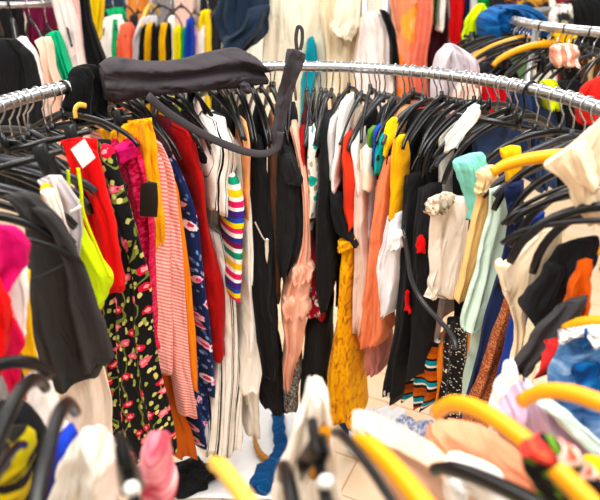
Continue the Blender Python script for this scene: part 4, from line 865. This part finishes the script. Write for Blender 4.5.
B('jacket', 'navy blue jacket under the rail, right of the red top', 'jacket', 1.95, [(510, 90, 532, 86), (504, 100, 540, 98), (504, 125, 540, 125), (504, 180, 536, 180)], plain('#2A3A5C', .8), k=2.4)
B('jacket', 'slate blue denim jacket between black jackets, upper right', 'jacket', 2.0, [(538, 88, 556, 84), (534, 98, 562, 96), (536, 125, 566, 125), (536, 190, 566, 190)], plain('#46597A', .8), k=2.4)
B('jacket', 'black jacket under the second round rack at the right edge', 'jacket', 1.98, [(562, 84, 582, 82), (556, 98, 600, 98), (558, 130, 605, 130), (560, 190, 605, 190)], BLACK2, k=3)
B('top', 'lime top peeking out near the black jacket at the upper right', 'top', 1.93, [(546, 83, 558, 82), (545, 92, 562, 92), (548, 110, 560, 110)], plain('#C4CF2A', .8))
B('top', 'red top at the right edge, above the main rail', 'top', 1.85, [(588, 88, 620, 72), (580, 104, 620, 95), (580, 125, 620, 125)], plain('#D8322C', .8))
B('cardigan', 'brown striped cardigan at the right edge, behind the second rack', 'cardigan', 2.1, [(590, 58, 625, 55), (584, 80, 625, 80), (584, 130, 625, 130)], stripes('brown_stripe', [(0, '#6B4A2E'), (.5, '#D9B98C')], .05, vert=True), k=2)
B('jacket', 'black quilted jacket filling the space left of the red top', 'jacket', 2.3, [(482, 66, 512, 60), (474, 85, 520, 80), (474, 120, 520, 120), (474, 180, 520, 180)], plain('#222228', .8), k=3)
B('jeans', 'blue denim jeans draped over the end of the second round rack', 'jeans', 2.55, [(500, 12, 510, 7), (488, 22, 530, 10), (486, 36, 552, 28), (492, 44, 556, 38)], M_DENIMD, k=2.4, amp=.03, depth=.22, parts=[
    P_('waistband', [(500, 10, 512, 5), (512, 8, 530, 6), (530, 12, 546, 16), (545, 22, 555, 32)], ('Y', 2.5), plain('#2B69A8', .8), depth=.06)], body='jeans_leg')
B('coat', 'black coat at the top right corner', 'coat', 3.0, [(566, 2, 604, -4), (562, 16, 620, 12), (562, 40, 625, 40), (562, 90, 625, 90)], BLACK, k=3)
B('blouse', 'dark printed blouse at the top right, behind the denim heap', 'blouse', 3.1, [(500, -18, 548, -18), (506, 2, 552, 2), (520, 20, 556, 20), (530, 70, 562, 70)], patchy('dark_mixed_print', [(.38, '#1E1A22'), (.5, '#6B3340'), (.6, '#D7A54A'), (.72, '#2B3A55')], 12), k=3)
B('top', 'yellow top over the second round rack, right of the denim', 'top', 2.72, [(560, 26, 570, 24), (554, 34, 578, 32), (552, 42, 580, 42), (554, 60, 578, 60)], plain('#F0BE2A', .8))
B('blouse', 'white and black blouse right of the denim heap', 'blouse', 2.9, [(556, 6, 572, 4), (552, 18, 574, 16), (554, 32, 572, 32)], patchy('white_black_print', [(.45, '#F2EFEA'), (.55, '#3A393B')], 20))
B('shirt', 'pale pink shirt in the top right corner', 'shirt', 3.2, [(580, -18, 620, -18), (584, 2, 620, 2), (586, 8, 618, 8)], plain('#F2C4D6', .8))
B('top', 'salmon striped tops bunched under the bare rail at the right', 'top', 2.0, [(556, 46, 580, 46), (554, 56, 582, 56), (556, 66, 580, 66)], stripes('salmon_stripe', [(0, '#E99A80'), (.5, '#F3D6C6')], .03, vert=True), k=4)
# clothes along the back wall
BACK = [('#C9B8A8', 'stone'), ('#5A2A36', 'wine'), ('#EDE6DA', 'ivory'), ('#34455E', 'slate blue'), ('#D98A4A', 'amber'), ('#8E8A90', 'mid grey'), ('#E9C7BE', 'powder pink'), ('#2F2F34', 'soot black'), ('#6E8F6A', 'sage green'), ('#F3EFE8', 'snow white'), ('#A33B3B', 'brick red'), ('#D9C48A', 'straw')]
for i in range(24):
    c, nmc = BACK[i % 12]; x = 30+i*24
    B('coat', nmc+' coat on the rail along the back wall, '+('on its left half' if i < 12 else 'on its right half'), 'coat', 4.55, [(x+3, -14, x+19, -14), (x, 8, x+23, 8), (x, 60, x+23, 60), (x, 130, x+23, 130)], plain(c, .85), k=2, amp=.03, depth=.08)

# squeezed clothes whose tops show between the packed hangers
FILL = [(150, 120, '#1D1D20', 'black'), (172, 122, '#7A1D2A', 'wine red'), (196, 118, '#222226', 'soot black'), (216, 116, '#D8D2C8', 'off-white'), (232, 114, '#1C1C1F', 'jet black'), (247, 112, '#3A3A40', 'anthracite'), (262, 110, '#18181B', 'ink black'),
        (276, 112, '#C98B6A', 'tan'), (292, 110, '#202024', 'coal black'), (306, 112, '#5B1F2B', 'dark wine'), (318, 108, '#1B1B1F', 'pitch black'), (340, 116, '#26262B', 'graphite'), (352, 112, '#D9C6B2', 'sand'), (364, 110, '#1E1E22', 'deep black'), (379, 110, '#2B2B30', 'slate black'), (394, 112, '#E8B98C', 'light apricot'), (408, 116, '#1A1A1D', 'raven black'), (424, 122, '#2A2A2E', 'smoky black'), (440, 128, '#EFE6DA', 'pale cream'), (456, 130, '#212126', 'charcoal black'), (474, 128, '#33415E', 'dusk blue')]
for x, y, c, nm in FILL:
    dark = max(int(c[i:i+2], 16) for i in (1, 3, 5)) < 0x45
    if dark:
        lb = 'plain black top squeezed among the packed hangers on the far rail'; USED.discard(lb)
    else: lb = nm+' top squeezed among the packed hangers on the far rail'
    G('top', lb, 'top', ('F', .505), [(x-3, y, x+4, y-1), (x-6, y+14, x+6, y+13), (x-7, y+40, x+7, y+40), (x-7, y+130, x+7, y+130), (x-6, y+190, x+6, y+190)], plain(c, .85), group='black tops among the packed hangers' if dark else None, depth=.12, k=1.2)
cs = [at_plane(x, y, math.radians(178)) for x, y in ((71, 149), (84, 139), (95, 158), (83, 168))]; nn = Vector((0, .002, 0))
o = mesh_obj('size_card', [c-nn for c in cs]+[c+nn for c in cs], [(0, 1, 2, 3), (7, 6, 5, 4), (0, 4, 5, 1), (1, 5, 6, 2), (2, 6, 7, 3), (3, 7, 4, 0)], hard('white_card', '#EEF3F4', .5), smooth=False)
recentre(o); tag(o, 'square white card hanging between the left hangers and the red top', 'card')
